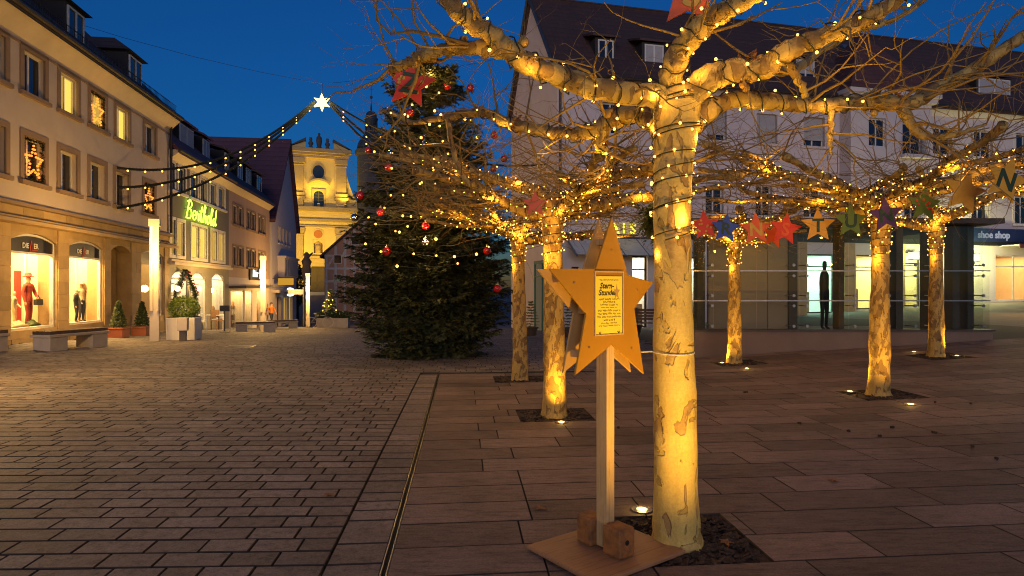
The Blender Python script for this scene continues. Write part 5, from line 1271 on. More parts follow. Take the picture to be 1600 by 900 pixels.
# ------------------------------------------------------------------ the big Christmas tree
TX, TY = -2.0, 15.3; ct = empty('christmas_tree', G(TX, TY), 0, 'tall dark green spruce Christmas tree with lights and baubles on the square', 'christmas tree')
RAD = [(0, 1.35), (.35, 1.75), (.8, 2.0), (1.6, 2.05), (2.4, 1.9), (3.8, 1.6), (5.0, 1.25), (5.8, .95), (6.4, .62), (6.8, .3), (7.1, .06)]
def trad(z):
    for (a, ra), (b, rb_) in zip(RAD, RAD[1:]):
        if a <= z <= b: return ra+(rb_-ra)*(z-a)/(b-a)
    return .03
xr_ = random.Random(21)
m = MB(); m.tube([(0, 0, -.05), (0, 0, 2.5), (.02, 0, 5), (0, 0, 6.9)], [.16, .13, .08, .015], 10); m.build('trunk', M['fir_trunk'], ct, smooth=True)
fol = MB(); wood = MB()
def spray(p, d, L, n, size):
    # a branchlet: blades on both sides and above, along d
    side = d.cross(Vector((0, 0, 1))); side = side.normalized() if side.length > 1e-4 else Vector((1, 0, 0)); upv = side.cross(d)
    for k in range(n):
        t = (k+.3)/n; q = p+d*L*t
        for s in (-1, 1):
            dd = (d*.8+side*s*xr_.uniform(.5, 1.0)+upv*xr_.uniform(-.35, .45)).normalized(); l = size*xr_.uniform(.7, 1.3)*(1.15-.6*t); w = upv.cross(dd)*l*.26+upv*xr_.uniform(-.1, .1)*l
            fol.face([q-w, q+dd*l, q+w])
z = -.2
while z < 6.95:
    Rz = trad(max(0, z)); nb = max(5, int(7+Rz*9.0))
    for k in range(nb):
        an = xr_.uniform(0, 6.283); Lb = Rz*xr_.uniform(.72, 1.1); base_z = z+xr_.uniform(-.12, .12)+Lb*.25*min(1, Rz); dr_ = Vector((math.cos(an), math.sin(an), 0))
        pts = []; kd = xr_.uniform(.5, 1.4)
        nseg = 6
        for q in range(nseg+1):
            t = q/nseg; droop = -.34*Lb*t*kd+.10*Lb*t*t+(.14*Lb*t**4)
            if z > 5.5: droop = Lb*.5*t
            zz = max(.05, base_z+droop+xr_.gauss(0, .015)); pts.append(Vector((dr_.x*Lb*t, dr_.y*Lb*t, zz)))
        wood.tube(pts, [.022*(1-.8*q/nseg)*max(.4, Lb/2) for q in range(nseg+1)], 3, False)
        nsp = max(4, int(Lb*9))
        for q in range(nsp):
            t = .22+.78*(q+xr_.random())/nsp; i = min(nseg-1, int(t*nseg)); f = t*nseg-i; p = pts[i].lerp(pts[i+1], min(1, f)); dd = (pts[i+1]-pts[i]).normalized()
            sd = dd.cross(Vector((0, 0, 1))).normalized()
            for s in (-1, 1):
                L2 = (.42*(1-t)+.14)*xr_.uniform(.6, 1.2)*min(1, .45+Lb*.4)
                spray(p, (dd*.85+sd*s*.75+Vector((0, 0, xr_.uniform(-.95, .15)))).normalized(), L2, max(4, int(L2*24)), .10)
        spray(pts[-2], (pts[-1]-pts[-2]).normalized(), .3*min(1, Lb), 8, .1)
    z += .15+.03*(z > 3)
spray(Vector((0, 0, 6.7)), Vector((0, 0, 1)), .5, 14, .1)
wood.build('branch', M['fir_trunk'], ct); tag(fol.build('foliage', M['fir'], ct), kind='stuff')
def on_tree(u, v, k=.93):
    Y = TY
    for _ in range(8):
        p = P(u, v, Y); h = p.z-zg(TX, TY); r = trad(h)*k+.03; dx = p.x-TX; Y = TY-math.sqrt(max(.01, r*r-dx*dx))
    return P(u, v, Y)
ls = empty('tree_lights', G(TX, TY), 0, 'warm fairy lights on thin cable over the Christmas tree', 'fairy lights')
tb = [(723, 127), (686, 145), (729, 139), (731, 157), (644, 164), (601, 175), (617, 205), (687, 197), (658, 215), (585, 237), (595, 215), (574, 267), (612, 263), (735, 188), (763, 261), (789, 240), (784, 273), (659, 285), (712, 268), (601, 325), (587, 350), (576, 340), (658, 340), (716, 334), (571, 381), (595, 393), (663, 373), (710, 401), (763, 386), (640, 232), (700, 240), (630, 305), (745, 215), (690, 310), (566, 300)]
tb += [(668+xr_.gauss(0, 60), xr_.uniform(110, 420)) for _ in range(34)]
tb = [q for q in tb if abs(q[0]-668) < trad(EYE+(450-q[1])*.0145)*62]
pts3 = [on_tree(u, v, 1.08)-ls.location for u, v in tb]
for i, p in enumerate(pts3): inst('bulb', bulb_me, ls, p, None, (xr_.uniform(.018, .032),)*3)
m = MB(); sp = sorted(pts3, key=lambda p: -p.z)
for a, b in zip(sp, sp[1:]): m.tube([a, (a+b)/2+Vector((0, .1, -.08)), b], .006, 3, False)
m.build('cable', M['cable'], ls)
for i in range(0, len(pts3), 3): light('POINT', pts3[i]+Vector((0, -.16, .04)), 6, (1, .58, .15), ls, .03)
M['bauble_red'] = pm('bauble_red', (.45, .012, .015), (.4, .01, .012), 3, .12, spec=.9); M['bauble_silver'] = pm('bauble_silver', (.75, .72, .68), (.7, .67, .63), 3, .1, metal=1)
bme = {}
for c in ('red', 'silver'):
    bme[c] = MB().ball((0, 0, 0), .088, 16, 10).mesh('globe', M['bauble_'+c], True)
capme = MB().lathe([(.027, .08), (.027, .11), (.01, .115), (.01, .14)], (0, 0, 0), 8).mesh('cap', M['steel'])
bl = {'red': [((576, 235), 'on the left edge near the garland lights'), ((607, 261), 'left of the two dim silver ones'), ((641, 176), 'just below the red Z star'), ((699, 135), 'near the tree top'), ((735, 137), 'at the right of the tree top'), ((772, 211), 'at the right above two others'), ((788, 248), 'at the far right edge'), ((771, 264), 'below the far right one'), ((595, 331), 'beside the brightest light on the left'), ((604, 393), 'lowest on the left side'), ((665, 353), 'in the middle behind the twigs'), ((761, 392), 'low on the right beside a light'), ((777, 451), 'lowest of all, on the right'), ((563, 305), 'at the left edge above the half-timbered house')],
      'silver': [((611, 240), 'upper left'), ((663, 227), 'upper middle below a bright light'), ((665, 379), 'middle, lowest of the silver ones'), ((715, 264), 'right of the middle'), ((554, 340), 'at the far left tip')]}
for c, lst in bl.items():
    for (u, v), wh in lst:
        o = empty('bauble', on_tree(u, v, 1.06), 0, f'glossy {c} bauble on the Christmas tree, {wh}', 'bauble', f'{c} baubles on the Christmas tree')
        inst('globe', bme[c], o); inst('cap', capme, o)

# ------------------------------------------------------------------ star sign on its post
FS = Frame((.56, 3.84), (.809, .588))
M['star_ochre'] = pm('star_ochre', (.40, .20, .010), (.34, .165, .008), 4, .55, .12, 30); M['star_edge'] = pm('star_edge', (.5, .30, .10), (.42, .25, .08), 12, .6)
M['post_wood'] = grain('post_wood', (.62, .44, .21), (.42, .27, .11), 2); M['ply'] = grain('ply', (.34, .19, .10), (.20, .105, .055), 0)
M['block'] = pm('block', (.36, .15, .04), (.11, .05, .02), 11, .75, .8, 22); M['paper'] = pm('paper', (.80, .66, .06), (.74, .6, .05), 3, .7)
sz = zg(.56, 3.84)
ss = empty('star_sign', FS.w(0, 0, sz), FS.rz, 'large ochre wooden star on a timber post with yellow notice, in the foreground', 'sign')
pxs = [(953, 340), (978, 430), (1018, 441), (988, 482), (1003, 584), (953, 538), (896, 586), (913, 490), (856, 420), (928, 420)]
star2 = []
for u, v in pxs: x, zz = FS.hit(u, v, -.045); star2.append((x, zz-sz))
cw = star2[::-1]
m = MB(); m.k = 0; m.prism(cw, -.062, -.047); sf = m.build('star_front', M['star_ochre'], ss, bevel=.002)
m = MB(); m.prism(cw, .045, .06); m.build('star_back', M['star_edge'], ss, bevel=.002)
m = MB()
for i in (0, 2, 6, 8, 7, 3):
    cx_ = sum(p[0] for p in star2)/10; cz_ = sum(p[1] for p in star2)/10
    x, zz = star2[i]; x, zz = cx_+(x-cx_)*.72, cz_+(zz-cz_)*.72; m.box(x-.02, x+.02, -.047, .045, zz-.02, zz+.02)
m.build('spacer', M['post_wood'], ss)
fx = lambda u, v: (FS.hit(u, v, -.065)[0], FS.hit(u, v, -.065)[1]-sz)
c1, c2, c3, c4 = fx(931, 430), fx(971.5, 438), fx(972, 524), fx(931, 522)
xa, xb, za_, zb_ = c1[0], c2[0], c4[1], c1[1]-.005
fr = MB(); ring(fr, xa-.012, xb+.012, za_-.012, zb_+.03, .008, -.07, -.063); fro = fr.build('notice_frame', M['post_wood'], ss)
m = MB(); m.box(xa, xb, -.0665, -.0635, za_, zb_); pp = m.build('notice', M['paper'], ss)
M['ink'] = pm('ink', (.03, .022, .01), (.02, .015, .008))
wdt = xb-xa; hgt = zb_-za_; xm = (xa+xb)/2
def line(t, size, z, dx=0, sh=0, off=0): inst('lettering', text_mesh(t, size, M['ink'], .0004, sh, off), pp, (xm+dx, -.0672, za_+hgt*z), (R(90), 0, 0))
line('Stern-', .046, .83, -.02, .25, .0012); line('Stunden', .046, .71, -.012, .25, .0012)
nr = random.Random(31)                 # the small print is too blurred to read in the photograph: handwritten strokes
for z, wr, h in ((.935, .72, .008), (.60, .78, .014), (.55, .46, .013), (.50, .68, .014), (.455, .6, .006), (.40, .86, .013), (.345, .88, .013), (.29, .9, .013), (.235, .42, .013), (.18, .62, .010), (.135, .8, .010)):
    m = MB(); x = xm-wdt*wr/2; zz = za_+hgt*z
    while x < xm+wdt*wr/2:
        wl_ = min(nr.uniform(.02, .05), xm+wdt*wr/2-x); n_ = max(3, int(wl_/.004)); q_ = [Vector((x+wl_*t/n_, -.0672, zz+h*(nr.uniform(-.5, -.2) if t % 2 else nr.uniform(.1, .6)))) for t in range(n_+1)]
        m.tube(q_, .0011, 4); x += wl_+.007
    tag(m.build('lettering', M['ink'], pp), kind='stuff')
sp_ = []
for k in range(10):
    r = .036 if k % 2 == 0 else .014; an = math.pi/2+k*math.pi/5; sp_.append((xm+.062+r*math.cos(an)*.8, za_+hgt*.72+r*1.4*math.sin(an)))
m = MB(); m.prism(sp_, -.0678, -.0668); m.build('printed_star', M['star_edge'], pp)
m = MB()
for x in (xa+.03, xb-.03): m.tube([(x-.008, -.068, za_+.01), (x, -.072, za_-.004), (x+.006, -.07, za_+.012)], .0022, 5)
m.build('clip', M['black'], ss)
m = MB(); m.box(-.032, .032, -.0445, .0445, .04, 1.60); m.build('post', M['post_wood'], ss, bevel=.003)
m = MB(); m.box(-.36, .36, -.31, .31, .004, .03); m.build('base_plate', M['ply'], ss, bevel=.008)
for y0, y1, x0_, x1_ in ((-.19, -.05, -.075, .055), (.05, .18, -.075, .055)):
    m = MB(); m.box(x0_, x1_, y0, y1, .031, .20); bo_ = m.build('clamp_block', M['block'], ss, bevel=.014)
    m = MB(); m.tube([(-.012, y0-.001, .12), (-.012, y0+.004, .12)], .016, 12); m.build('bolt_hole', M['black'], bo_)
m = MB()
for i in (0, 2, 4, 6, 8):
    x, zz = star2[i]; x, zz = cx_+(x-cx_)*.62, cz_+(zz-cz_)*.62; m.tube([(x, -.0635, zz), (x, -.0618, zz)], .006, 8)
m.build('screw', M['steel'], ss)
# white tie round the trunk
pt = P(1002, 550, 3.98); cT = Vector((P(1052, 550, 4.0).x, 4.0)); rT = .128
loop = [pt]
for k in range(15):
    an = math.pi*(.98+k*1.04/14); loop.append(Vector((cT.x+rT*math.cos(an), cT.y+rT*math.sin(an), pt.z-.008*math.sin(k/14*3.1))))
M['tie'] = pm('tie', (.75, .7, .6)); m = MB(); m.tube([p-pt for p in loop], .004, 5)
tag(m.build('tie_cord', M['tie'], loc=pt), 'pale cord tying the ochre star to the large trunk', 'cord')

# ------------------------------------------------------------------ painted letter stars
def painted_star(u, v, size, Y, mat, letter, lmat, rot, label, dots=None):
    p = P(u, v, Y); R_ = size/2000*Y*1.06
    o = empty('letter_star', p, 0, label, 'star sign', 'painted letter stars strung between the trees'); o.rotation_euler = (0, R(rot), R(rnd.uniform(-6, 6)))
    poly = []
    for k in range(10):
        r = R_ if k % 2 == 0 else R_*.47; an = math.pi/2+k*math.pi/5; poly.append((r*math.cos(an), r*math.sin(an)))
    m = MB(); m.prism(poly, -.008, .008); m.build('board', M[mat], o, bevel=.002)
    if letter: inst('letter', text_mesh(letter, R_*1.05, M[lmat], .002, 0, R_*.028), o, (0, -.011, -R_*.05), (R(90), 0, 0))
    if dots:
        m = MB()
        for q in range(9):
            x, z = rnd.uniform(-.5, .5)*R_, rnd.uniform(-.45, .5)*R_; m.prism([(x+R_*.07*math.cos(a), z+R_*.07*math.sin(a)) for a in [2*math.pi*i/8 for i in range(8)]], -.012, -.0085)
        m.build('painted_dots', M[dots], o)
    m = MB(); m.tube([(0, 0, R_*.9), (0, .01, R_*1.5)], .003, 4); m.build('hanger', M['cable'], o)
for n, c in (('st_red', (.80, .05, .015)), ('st_orange_red', (.85, .13, .02)), ('st_orange', (.85, .42, .03)), ('st_blue', (.02, .09, .55)), ('st_green', (.13, .22, .02)), ('st_purple', (.12, .03, .14)), ('st_darkgreen', (.02, .06, .025)), ('st_yellow', (.7, .42, .05)), ('st_pink', (.6, .10, .09))): M[n] = pm(n, c, tuple(x*.8 for x in c), 9, .55)
painted_star(641, 130, 78, 4.3, 'st_red', 'Z', 'st_darkgreen', 10, 'red star painted with a dark letter Z, hanging at top left', 'st_yellow')
painted_star(1080, -12, 112, 3.9, 'st_orange_red', 'S', 'st_yellow', 4, 'orange-red star with a yellow letter, cut by the top edge')
painted_star(836, 319, 40, 7.2, 'st_pink', '', 'st_red', 0, 'pink-red star among the lights left of the ochre star')
painted_star(1101, 352, 46, 9.6, 'st_red', '', '', -6, 'red star with yellow dots just right of the large trunk', 'st_yellow')
painted_star(1134, 357, 46, 9.5, 'st_blue', 'R', 'st_darkgreen', 6, 'blue star with a dark letter R')
painted_star(1181, 358, 50, 9.4, 'st_orange_red', 'N', 'st_yellow', -2, 'orange-red star with an outlined letter N')
painted_star(1209, 368, 38, 9.7, 'st_orange_red', '', '', 12, 'small orange-red star half behind the red one')
painted_star(1227, 358, 50, 9.3, 'st_red', 'S', 'st_orange_red', 8, 'red star with an orange letter S')
painted_star(1278, 352, 52, 9.1, 'st_orange', 'T', 'st_darkgreen', 0, 'orange star with a green letter T')
painted_star(1329, 345, 52, 8.8, 'st_green', 'U', 'st_darkgreen', 0, 'green star with a dark green letter U')
painted_star(1384, 336, 54, 8.5, 'st_purple', 'N', 'st_darkgreen', -6, 'dark purple star left of the dotted green one')
painted_star(1444, 320, 54, 8.2, 'st_green', '', '', 4, 'green star dotted with red and yellow', 'st_red')
painted_star(1507, 300, 70, 7.6, 'st_orange', '', '', 14, 'plain orange star at the right')
painted_star(1572, 281, 74, 7.2, 'st_orange', 'N', 'st_darkgreen', 20, 'orange star with a green letter N at the right edge')
m = MB(); cpts = [P(1040, 325, 9.8), P(1101, 333, 9.6), P(1181, 336, 9.4), P(1278, 329, 9.1), P(1384, 313, 8.5), P(1444, 296, 8.2), P(1507, 268, 7.6), P(1572, 246, 7.2), P(1660, 215, 6.8)]
m.tube([p-cpts[0] for p in cpts], .004, 4); tag(m.build('cord', M['cable'], loc=cpts[0]), 'thin dark cord carrying the painted letter stars', 'cord')
# fir bough by the trunk
m = MB(); fol = MB(); xr_.seed(5); q0 = P(1026, 322, 4.45)
for k in range(26):
    d = Vector((xr_.uniform(-.8, .35), xr_.uniform(-.4, .3), xr_.uniform(-1.2, .25))).normalized(); spray(Vector((xr_.uniform(-.04, .02), 0, xr_.uniform(-.1, .03))), d, xr_.uniform(.12, .3), 12, .05)
fb = empty('fir_bough', q0, 0, 'small green fir bough tied at the left of the large trunk', 'bough'); M['fir_light'] = pm('fir_light', (.12, .14, .03), (.07, .09, .02), 10, .6, vary=.3); tag(fol.build('needles', M['fir_light'], fb), kind='stuff')
m.tube([(0, 0, 0), (-.05, 0, -.06), (-.08, 0, -.2)], .008, 5); m.build('stem', M['fir_trunk'], fb)

# ------------------------------------------------------------------ garlands across the square and their lit star
SP = P(503, 160, 26)
gs = empty('light_star', SP, 0, 'bright white-yellow star light where the garlands meet above the square', 'star light', None)
poly = []
for k in range(12):
    r = .36 if k % 2 == 0 else .16; an = math.pi/2+k*math.pi/6; poly.append((r*math.cos(an), r*math.sin(an)))
M['star_glow'] = em('star_glow', (1, .74, .22), 4); m = MB(); m.prism(poly, -.05, .05); m.build('star', M['star_glow'], gs); m = MB(); m.tube([(0, 0, .3), (0, 0, .75)], .02, 5); m.build('hanger', M['cable'], gs)
light('POINT', (0, -.4, 0), 80, (1, .8, .4), gs, .25)
def garland(a, b, sag, label, nb):
    pts = [a.lerp(b, k/30)-Vector((0, 0, 4*sag*(k/30)*(1-k/30))) for k in range(31)]
    o = empty('garland', a, 0, label, 'garland', 'lit fir garlands over the square'); m = MB(); f = MB()
    m.tube([p-a for p in pts], .045, 5)
    for k in range(30):
        for q in range(22):
            p = pts[k].lerp(pts[k+1], rnd.random())-a; d = Vector((rnd.gauss(0, 1), rnd.gauss(0, 1), rnd.gauss(0, 1))).normalized(); w = d.orthogonal()*.012; f.face([p-w, p+d*.085, p+w])
    m.build('cable', M['cable'], o); tag(f.build('needles', M['leaf'], o), kind='stuff')
    for k in range(nb):
        t = (k+.6)/nb; p = a.lerp(b, t)-Vector((0, 0, 4*sag*t*(1-t)+.06))-a; inst('bulb', bulb_me, o, p, None, (.034,)*3)
for k, (v, sag) in enumerate(((262, .95), (293, .85), (325, .8))):
    x, z = FL.hit(178, v); garland(FL.w(x, -.1, z), SP+Vector((-.3, 0, .05-.06*k)), sag, ['uppermost', 'middle', 'lowest'][k]+' garland from the cream building to the star light', 13)
for k, (y, z, sag) in enumerate(((1.5, 7.1, .9), (2.2, 5.6, 1.2), (3.0, 4.6, 1.3))):
    garland(SP+Vector((.3, 0, .05-.06*k)), FR.w(-.05, y, z), sag, ['uppermost', 'middle', 'lowest'][k]+' garland from the star light to the long building', 10)
m = MB(); a = FL.w(X1-3, 3, 11.6); b = FR.w(-.1, 4, 13); c = SP+Vector((0, 0, .75)); m.tube([Vector((0, 0, 0))]+[a.lerp(c, t)-a-Vector((0, 0, .8*t*(1-t))) for t in (.25, .5, .75)]+[c-a]+[c.lerp(b, t)-a-Vector((0, 0, .8*t*(1-t))) for t in (.25, .5, .75)]+[b-a], .007, 4)
tag(m.build('span_wire', M['cable'], loc=a), 'thin wire spanning the square above the garlands', 'wire')
# star-shaped light decorations in three windows
def deco(u0, u1, zr, label):
    x0, x1 = LX(u0)+.05, LX(u1)-.05; xm = (x0+x1)/2; zm = (zr[0]+zr[1])/2; o = empty('window_decoration', FL.w(xm, .03, zm), FL.rz, label, 'decoration', 'lit star decorations in the windows')
    hx, hz = (x1-x0)/2, (zr[1]-zr[0])/2-.06; f = MB()
    for q in range(420):
        s = rnd.choice('lrtb'); t = rnd.uniform(-1, 1); p = {'l': Vector((-hx, 0, t*hz)), 'r': Vector((hx, 0, t*hz)), 't': Vector((t*hx, 0, hz)), 'b': Vector((t*hx, 0, -hz))}[s]
        d = Vector((rnd.gauss(0, 1), rnd.gauss(0, .6), rnd.gauss(0, 1))).normalized(); w = d.orthogonal()*.02; f.face([p-w, p+d*.1, p+w])
    tag(f.build('fir_garland', M['leaf'], o), kind='stuff')
    r = min(hx*.95, hz*.8)
    for k in range(10):
        ra, rb_ = (r, r*.45) if k % 2 == 0 else (r*.45, r); a0, a1 = math.pi/2+k*math.pi/5, math.pi/2+(k+1)*math.pi/5
        for q in range(3):
            t = q/3; rr = (ra*math.cos(a0)*(1-t)+rb_*math.cos(a1)*t, 1.1*(ra*math.sin(a0)*(1-t)+rb_*math.sin(a1)*t)); inst('bulb', M_ob, o, (rr[0], -.02, rr[1]-.05), None, (.032,)*3)
    light('POINT', (0, -.1, 0), 4, (1, .4, .08), o, .1)
M_ob = MB().ball((0, 0, 0), 1, 6, 4).mesh('bulb', M['bulb_orange'], True)
deco(141, 164, zr2, 'star of orange lights in the upper window between two yellow-lit ones')
deco(36.5, 69.5, zr1, 'star of orange lights in the lower left window of the cream building')
deco(225, 241, zr1, 'star of orange lights in the lower window at the corner above the lamp post')

# ------------------------------------------------------------------ lamp posts
M['lamp_tube'] = em('lamp_tube', (1, .60, .22), 4, True); M['lamp_body'] = pm('lamp_body', (.52, .44, .33), (.46, .39, .29), 5, .45)
def lamp_post(x, y, label, rz=0, H=3.62, e=1):
    o = empty('lamp_post', G(x, y), rz, label, 'lamp post', 'square column lamp posts')
    m = MB(); m.box(-.125, .125, .0, .12, 0, H); m.build('column', M['lamp_body'], o, bevel=.01)
    for a, b in ((-.115, -.03), (.075, .12)):
        m = MB(); m.box(a, b, -.06, .0, .9, H-1.25); m.build('cover_strip', M['lamp_body'], o, bevel=.006)
        m = MB(); m.box(a+.012, b-.012, -.058, .0, H-1.25, H-.2); m.build('light_tube', M['lamp_tube'], o, bevel=.01)
    m = MB(); m.box(-.15, .15, -.07, .14, H-.2, H+.02); m.build('cap', M['lamp_body'], o, bevel=.01)
    light('POINT', (0, -.6, H-1.1), 370*e, (1, .56, .15), o, .2)
lamp_post(-10.62, 19.0, 'square column lamp post with glowing tubes in front of the cream building corner', R(20))
lamp_post(P(411, 450, 31).x, 31, 'square column lamp post in front of the pink house shop', R(20), e=2)
lamp_post(P(481, 450, 43.3).x, 43.3, 'slim column lamp post before the church steps', R(15), e=2.4)
lamp_post(-9.1, 9.8, 'square column lamp post left of the picture, by the benches', R(40), e=2.2)
lamp_post(-7.5, -4.5, 'added square column lamp post for warm fill, unseen behind the viewpoint', R(150), e=.9)  # unseen post carrying the left row on, added as warm fill for the square
lamp_post(7.5, -4.0, 'added square column lamp post for warm fill, unseen behind the viewpoint on the tree side', R(200), e=.9)  # unseen post added only to throw warm fill towards the right-hand facade
lamp_post(18.5, 22, 'square column lamp post in the side street at the right', R(0), e=1.2)

# ------------------------------------------------------------------ benches and planters
def bench(x, y, ax, label, L=1.75, W=.56):
    o = empty('bench', G(x, y), math.atan2(ax[1], ax[0])-math.pi/2, label, 'bench', 'concrete benches with wooden slats')
    for y0 in (-L/2+.04, L/2-.52):
        m = MB(); m.box(-W/2+.03, W/2-.03, y0, y0+.48, -.03, .32); m.build('support', M['concrete'], o, bevel=.012)
    m = MB(); m.box(-W/2, W/2, -L/2, L/2, .321, .39); m.build('slab', M['concrete'], o, bevel=.01)
    for k in range(7):
        a = -W/2+.03+k*(W-.06)/7; m = MB(); m.box(a+.005, a+(W-.06)/7-.005, -L/2+.03, L/2-.03, .391, .47); m.build('slat', M['wood_dark'], o, bevel=.006)
bench(-11.0, 16.0, (.2, .98), 'slatted bench on concrete blocks in front of the display windows')
bench(-12.12, 14.1, (.2, .98), 'slatted bench cut by the left picture edge')
bench(P(395, 450, 29).x, 29.3, (.9, .4), 'small bench at the foot of the middle lamp post')
bench(P(437, 450, 38).x, 38.5, (.9, .4), 'pale bench before the steep gabled house')
def leafball(mb, c, rx, rz, n, s, rr, fill=.55):
    for k in range(n):
        d = Vector((rr.gauss(0, 1), rr.gauss(0, 1), rr.gauss(0, 1))).normalized(); t = fill+(1-fill)*rr.random()**.6
        p = Vector((c[0]+d.x*rx*t, c[1]+d.y*rx*t, c[2]+d.z*rz*t)); a = Vector((rr.gauss(0, 1), rr.gauss(0, 1), rr.gauss(0, 1))).normalized(); a = (a+d*.7).normalized(); w = a.orthogonal().normalized()*s*.4
        mb.face([p-w*.6, p+a*s*.5-w, p+a*s, p+a*s*.5+w, p+w*.6] if s > .05 else [p-w, p+a*s, p+w])
pr = random.Random(8)
pl = empty('planter', G(-10.55, 20.6), R(12), 'white box planter with a clipped round bright green shrub by the lamp post', 'planter')
m = MB(); m.box(-.42, .42, -.42, .42, 0, .72); m.build('tub', M['white_paint'], pl, bevel=.02); m = MB(); m.box(-.39, .39, -.39, .39, .721, .74); m.build('soil', M['mulch'], pl)
m = MB(); leafball(m, (0, 0, 1.0), .47, .40, 3200, .05, pr); tag(m.build('shrub', M['leaf_light'], pl), kind='stuff')
for k, u in enumerate((185, 222)):
    Yp = 20.9 if k == 0 else 22.6; pl = empty('planter', G(P(u, 450, Yp).x, Yp), FL.rz, ['terracotta trough with dark cone conifer beside the arcade', 'terracotta trough with dark cone conifer behind the lamp post'][k], 'planter', 'terracotta troughs with conifers')
    m = MB(); m.box(-.28, .28, -.24, .24, 0, .28); m.box(-.3, .3, -.26, .26, .28, .33); m.build('tub', M['terracotta'], pl, bevel=.015)
    m = MB()
    for q in range(9): leafball(m, (0, 0, .42+q*.085), .25*(1-q/10), .1, 170, .06, pr, .4)
    tag(m.build('conifer', M['leaf'], pl), kind='stuff')
bn = empty('waste_bin', G(P(286, 450, 19.6).x, 19.6), R(15), 'small pale box bin on a dark post before the white planter', 'bin')
m = MB(); m.box(-.09, .09, -.08, .08, 0, .32); m.build('post', M['darksteel'], bn); m = MB(); m.box(-.14, .14, -.13, .13, .321, .72); m.build('box', M['lamp_body'], bn, bevel=.015)
def fir_tub(u, v, Y, h, label):
    p = G(P(u, 450, Y).x, Y); o = empty('potted_fir', p, 0, label, 'planter', 'potted firs before the long building'); m = MB(); m.lathe([(.2, 0), (.27, .28), (.29, .33), (.25, .33)], (0, 0, 0), 14); m.build('tub', M['wood_dark'], o)
    f = MB()
    for q in range(10):
        t = q/10
        for k in range(9):
            an = pr.uniform(0, 6.3); d = Vector((math.cos(an), math.sin(an), -.15+.5*t)).normalized(); L = .34*(1-t)+.06; q0 = Vector((0, 0, .35+t*h))
            for s in range(int(12)): pq = q0+d*L*s/12; dd = (d+Vector((pr.gauss(0, .8), pr.gauss(0, .8), pr.gauss(0, .6)))).normalized(); w = dd.orthogonal()*.008; f.face([pq-w, pq+dd*.08, pq+w])
    tag(f.build('fir', M['fir_light'], o), kind='stuff')
fir_tub(829, 520, 24.3, 1.0, 'potted fir beside the lit side entrance'); fir_tub(886, 520, 22.5, 1.0, 'potted fir between the second trunk and the ochre star'); fir_tub(992, 515, 23.5, .6, 'rounded potted fir right of the ochre star')
bw = empty('wooden_bench', G(P(1016, 450, 21.8).x, 21.8), R(-25), 'brown wooden slatted bench with backrest right of the ochre star', 'bench')
for k in range(4): m = MB(); m.box(-.7, .7, -.25+k*.12, -.15+k*.12, .42, .45); m.build('seat_slat', M['wood'], bw)
for k in range(4): m = MB(); m.box(-.7, .7, .24+k*.02, .27+k*.02, .52+k*.1, .6+k*.1); m.build('back_slat', M['wood'], bw)
for x in (-.62, .62):
    for y in (-.22, .22): m = MB(); m.box(x-.03, x+.03, y-.03, y+.03, 0, .42 if y < 0 else .92); m.build('leg', M['wood'], bw)
# decorated doorway and globe lamps of the grey-green shop
xg0, xg1 = LX(264), LX(296); xm = (xg0+xg1)/2; zt2 = LZ(280, 424)
dg_ = empty('door_garland', FL.w(xm, -.25, 0), FL.rz, 'gabled fir garland with red baubles framing the grey-green shop entrance', 'garland')
gp = [Vector((xg0-xm, 0, .9)), Vector((xg0-xm, 0, zt2-1.0)), Vector((0, 0, zt2+.05)), Vector((xg1-xm, 0, zt2-1.0)), Vector((xg1-xm, 0, .9))]
f = MB(); cbm = MB()
for a, b in zip(gp, gp[1:]):
    cbm.tube([a, b], .03, 5)
    for q in range(int((b-a).length*190)): p = a.lerp(b, pr.random()); leaf = Vector((pr.gauss(0, 1), pr.gauss(0, 1), pr.gauss(0, 1))).normalized(); w = leaf.orthogonal()*.03; f.face([p-w, p+leaf*.2, p+w])
cbm.build('core', M['fir_trunk'], dg_); tag(f.build('fir', M['fir'], dg_), kind='stuff')
for k in range(12):
    a, b = gp[1], gp[2]
    if k >= 6: a, b = gp[2], gp[3]
    p = a.lerp(b, (k % 6+.5)/6)+Vector((0, -.15, 0)); inst('red_ball', bme['red'], dg_, p, None, (.42,)*3)
M['globe'] = em('globe', (1, .70, .30), 3)
for k, u in enumerate((263.5, 299)):
    x = LX(u); o = empty('globe_lamp', FL.w(x, -.35, LZ(u, 451)), FL.rz, ['white glowing globe lamp left of the fir-framed entrance', 'white glowing globe lamp right of the fir-framed entrance'][k], 'lamp')
    m = MB(); m.ball((0, 0, 0), .12, 14, 9); m.build('globe', M['globe'], o, smooth=True); m = MB(); m.tube([(0, 0, .16), (0, .3, .25)], .015, 5); m.build('bracket', M['darksteel'], o); light('POINT', (0, -.3, 0), 25, (1, .72, .35), o, .15)
# goods before the grey-green shop
cr = empty('chair', G(P(337, 450, 30).x, 30.2), R(60), 'small wooden chair standing outside the grey-green shop', 'chair')
m = MB(); m.box(-.22, .22, -.22, .22, .43, .47); m.build('seat', M['wood'], cr); m = MB(); m.box(-.22, .22, .19, .22, .6, .95); m.build('backrest', M['wood'], cr)
for x in (-.2, .2):
    for y in (-.2, .2): m = MB(); m.box(x-.02, x+.02, y-.02, y+.02, 0, .43 if y < 0 else .95); m.build('leg', M['wood'], cr)
tbq = empty('table', G(P(327, 450, 30).x, 30.6), R(20), 'small white display table outside the grey-green shop', 'table')
m = MB(); m.box(-.4, .4, -.3, .3, .68, .72); m.build('table_top', M['white_paint'], tbq)
for x in (-.36, .36):
    for y in (-.26, .26): m = MB(); m.box(x-.025, x+.025, y-.025, y+.025, 0, .68); m.build('leg', M['white_paint'], tbq)
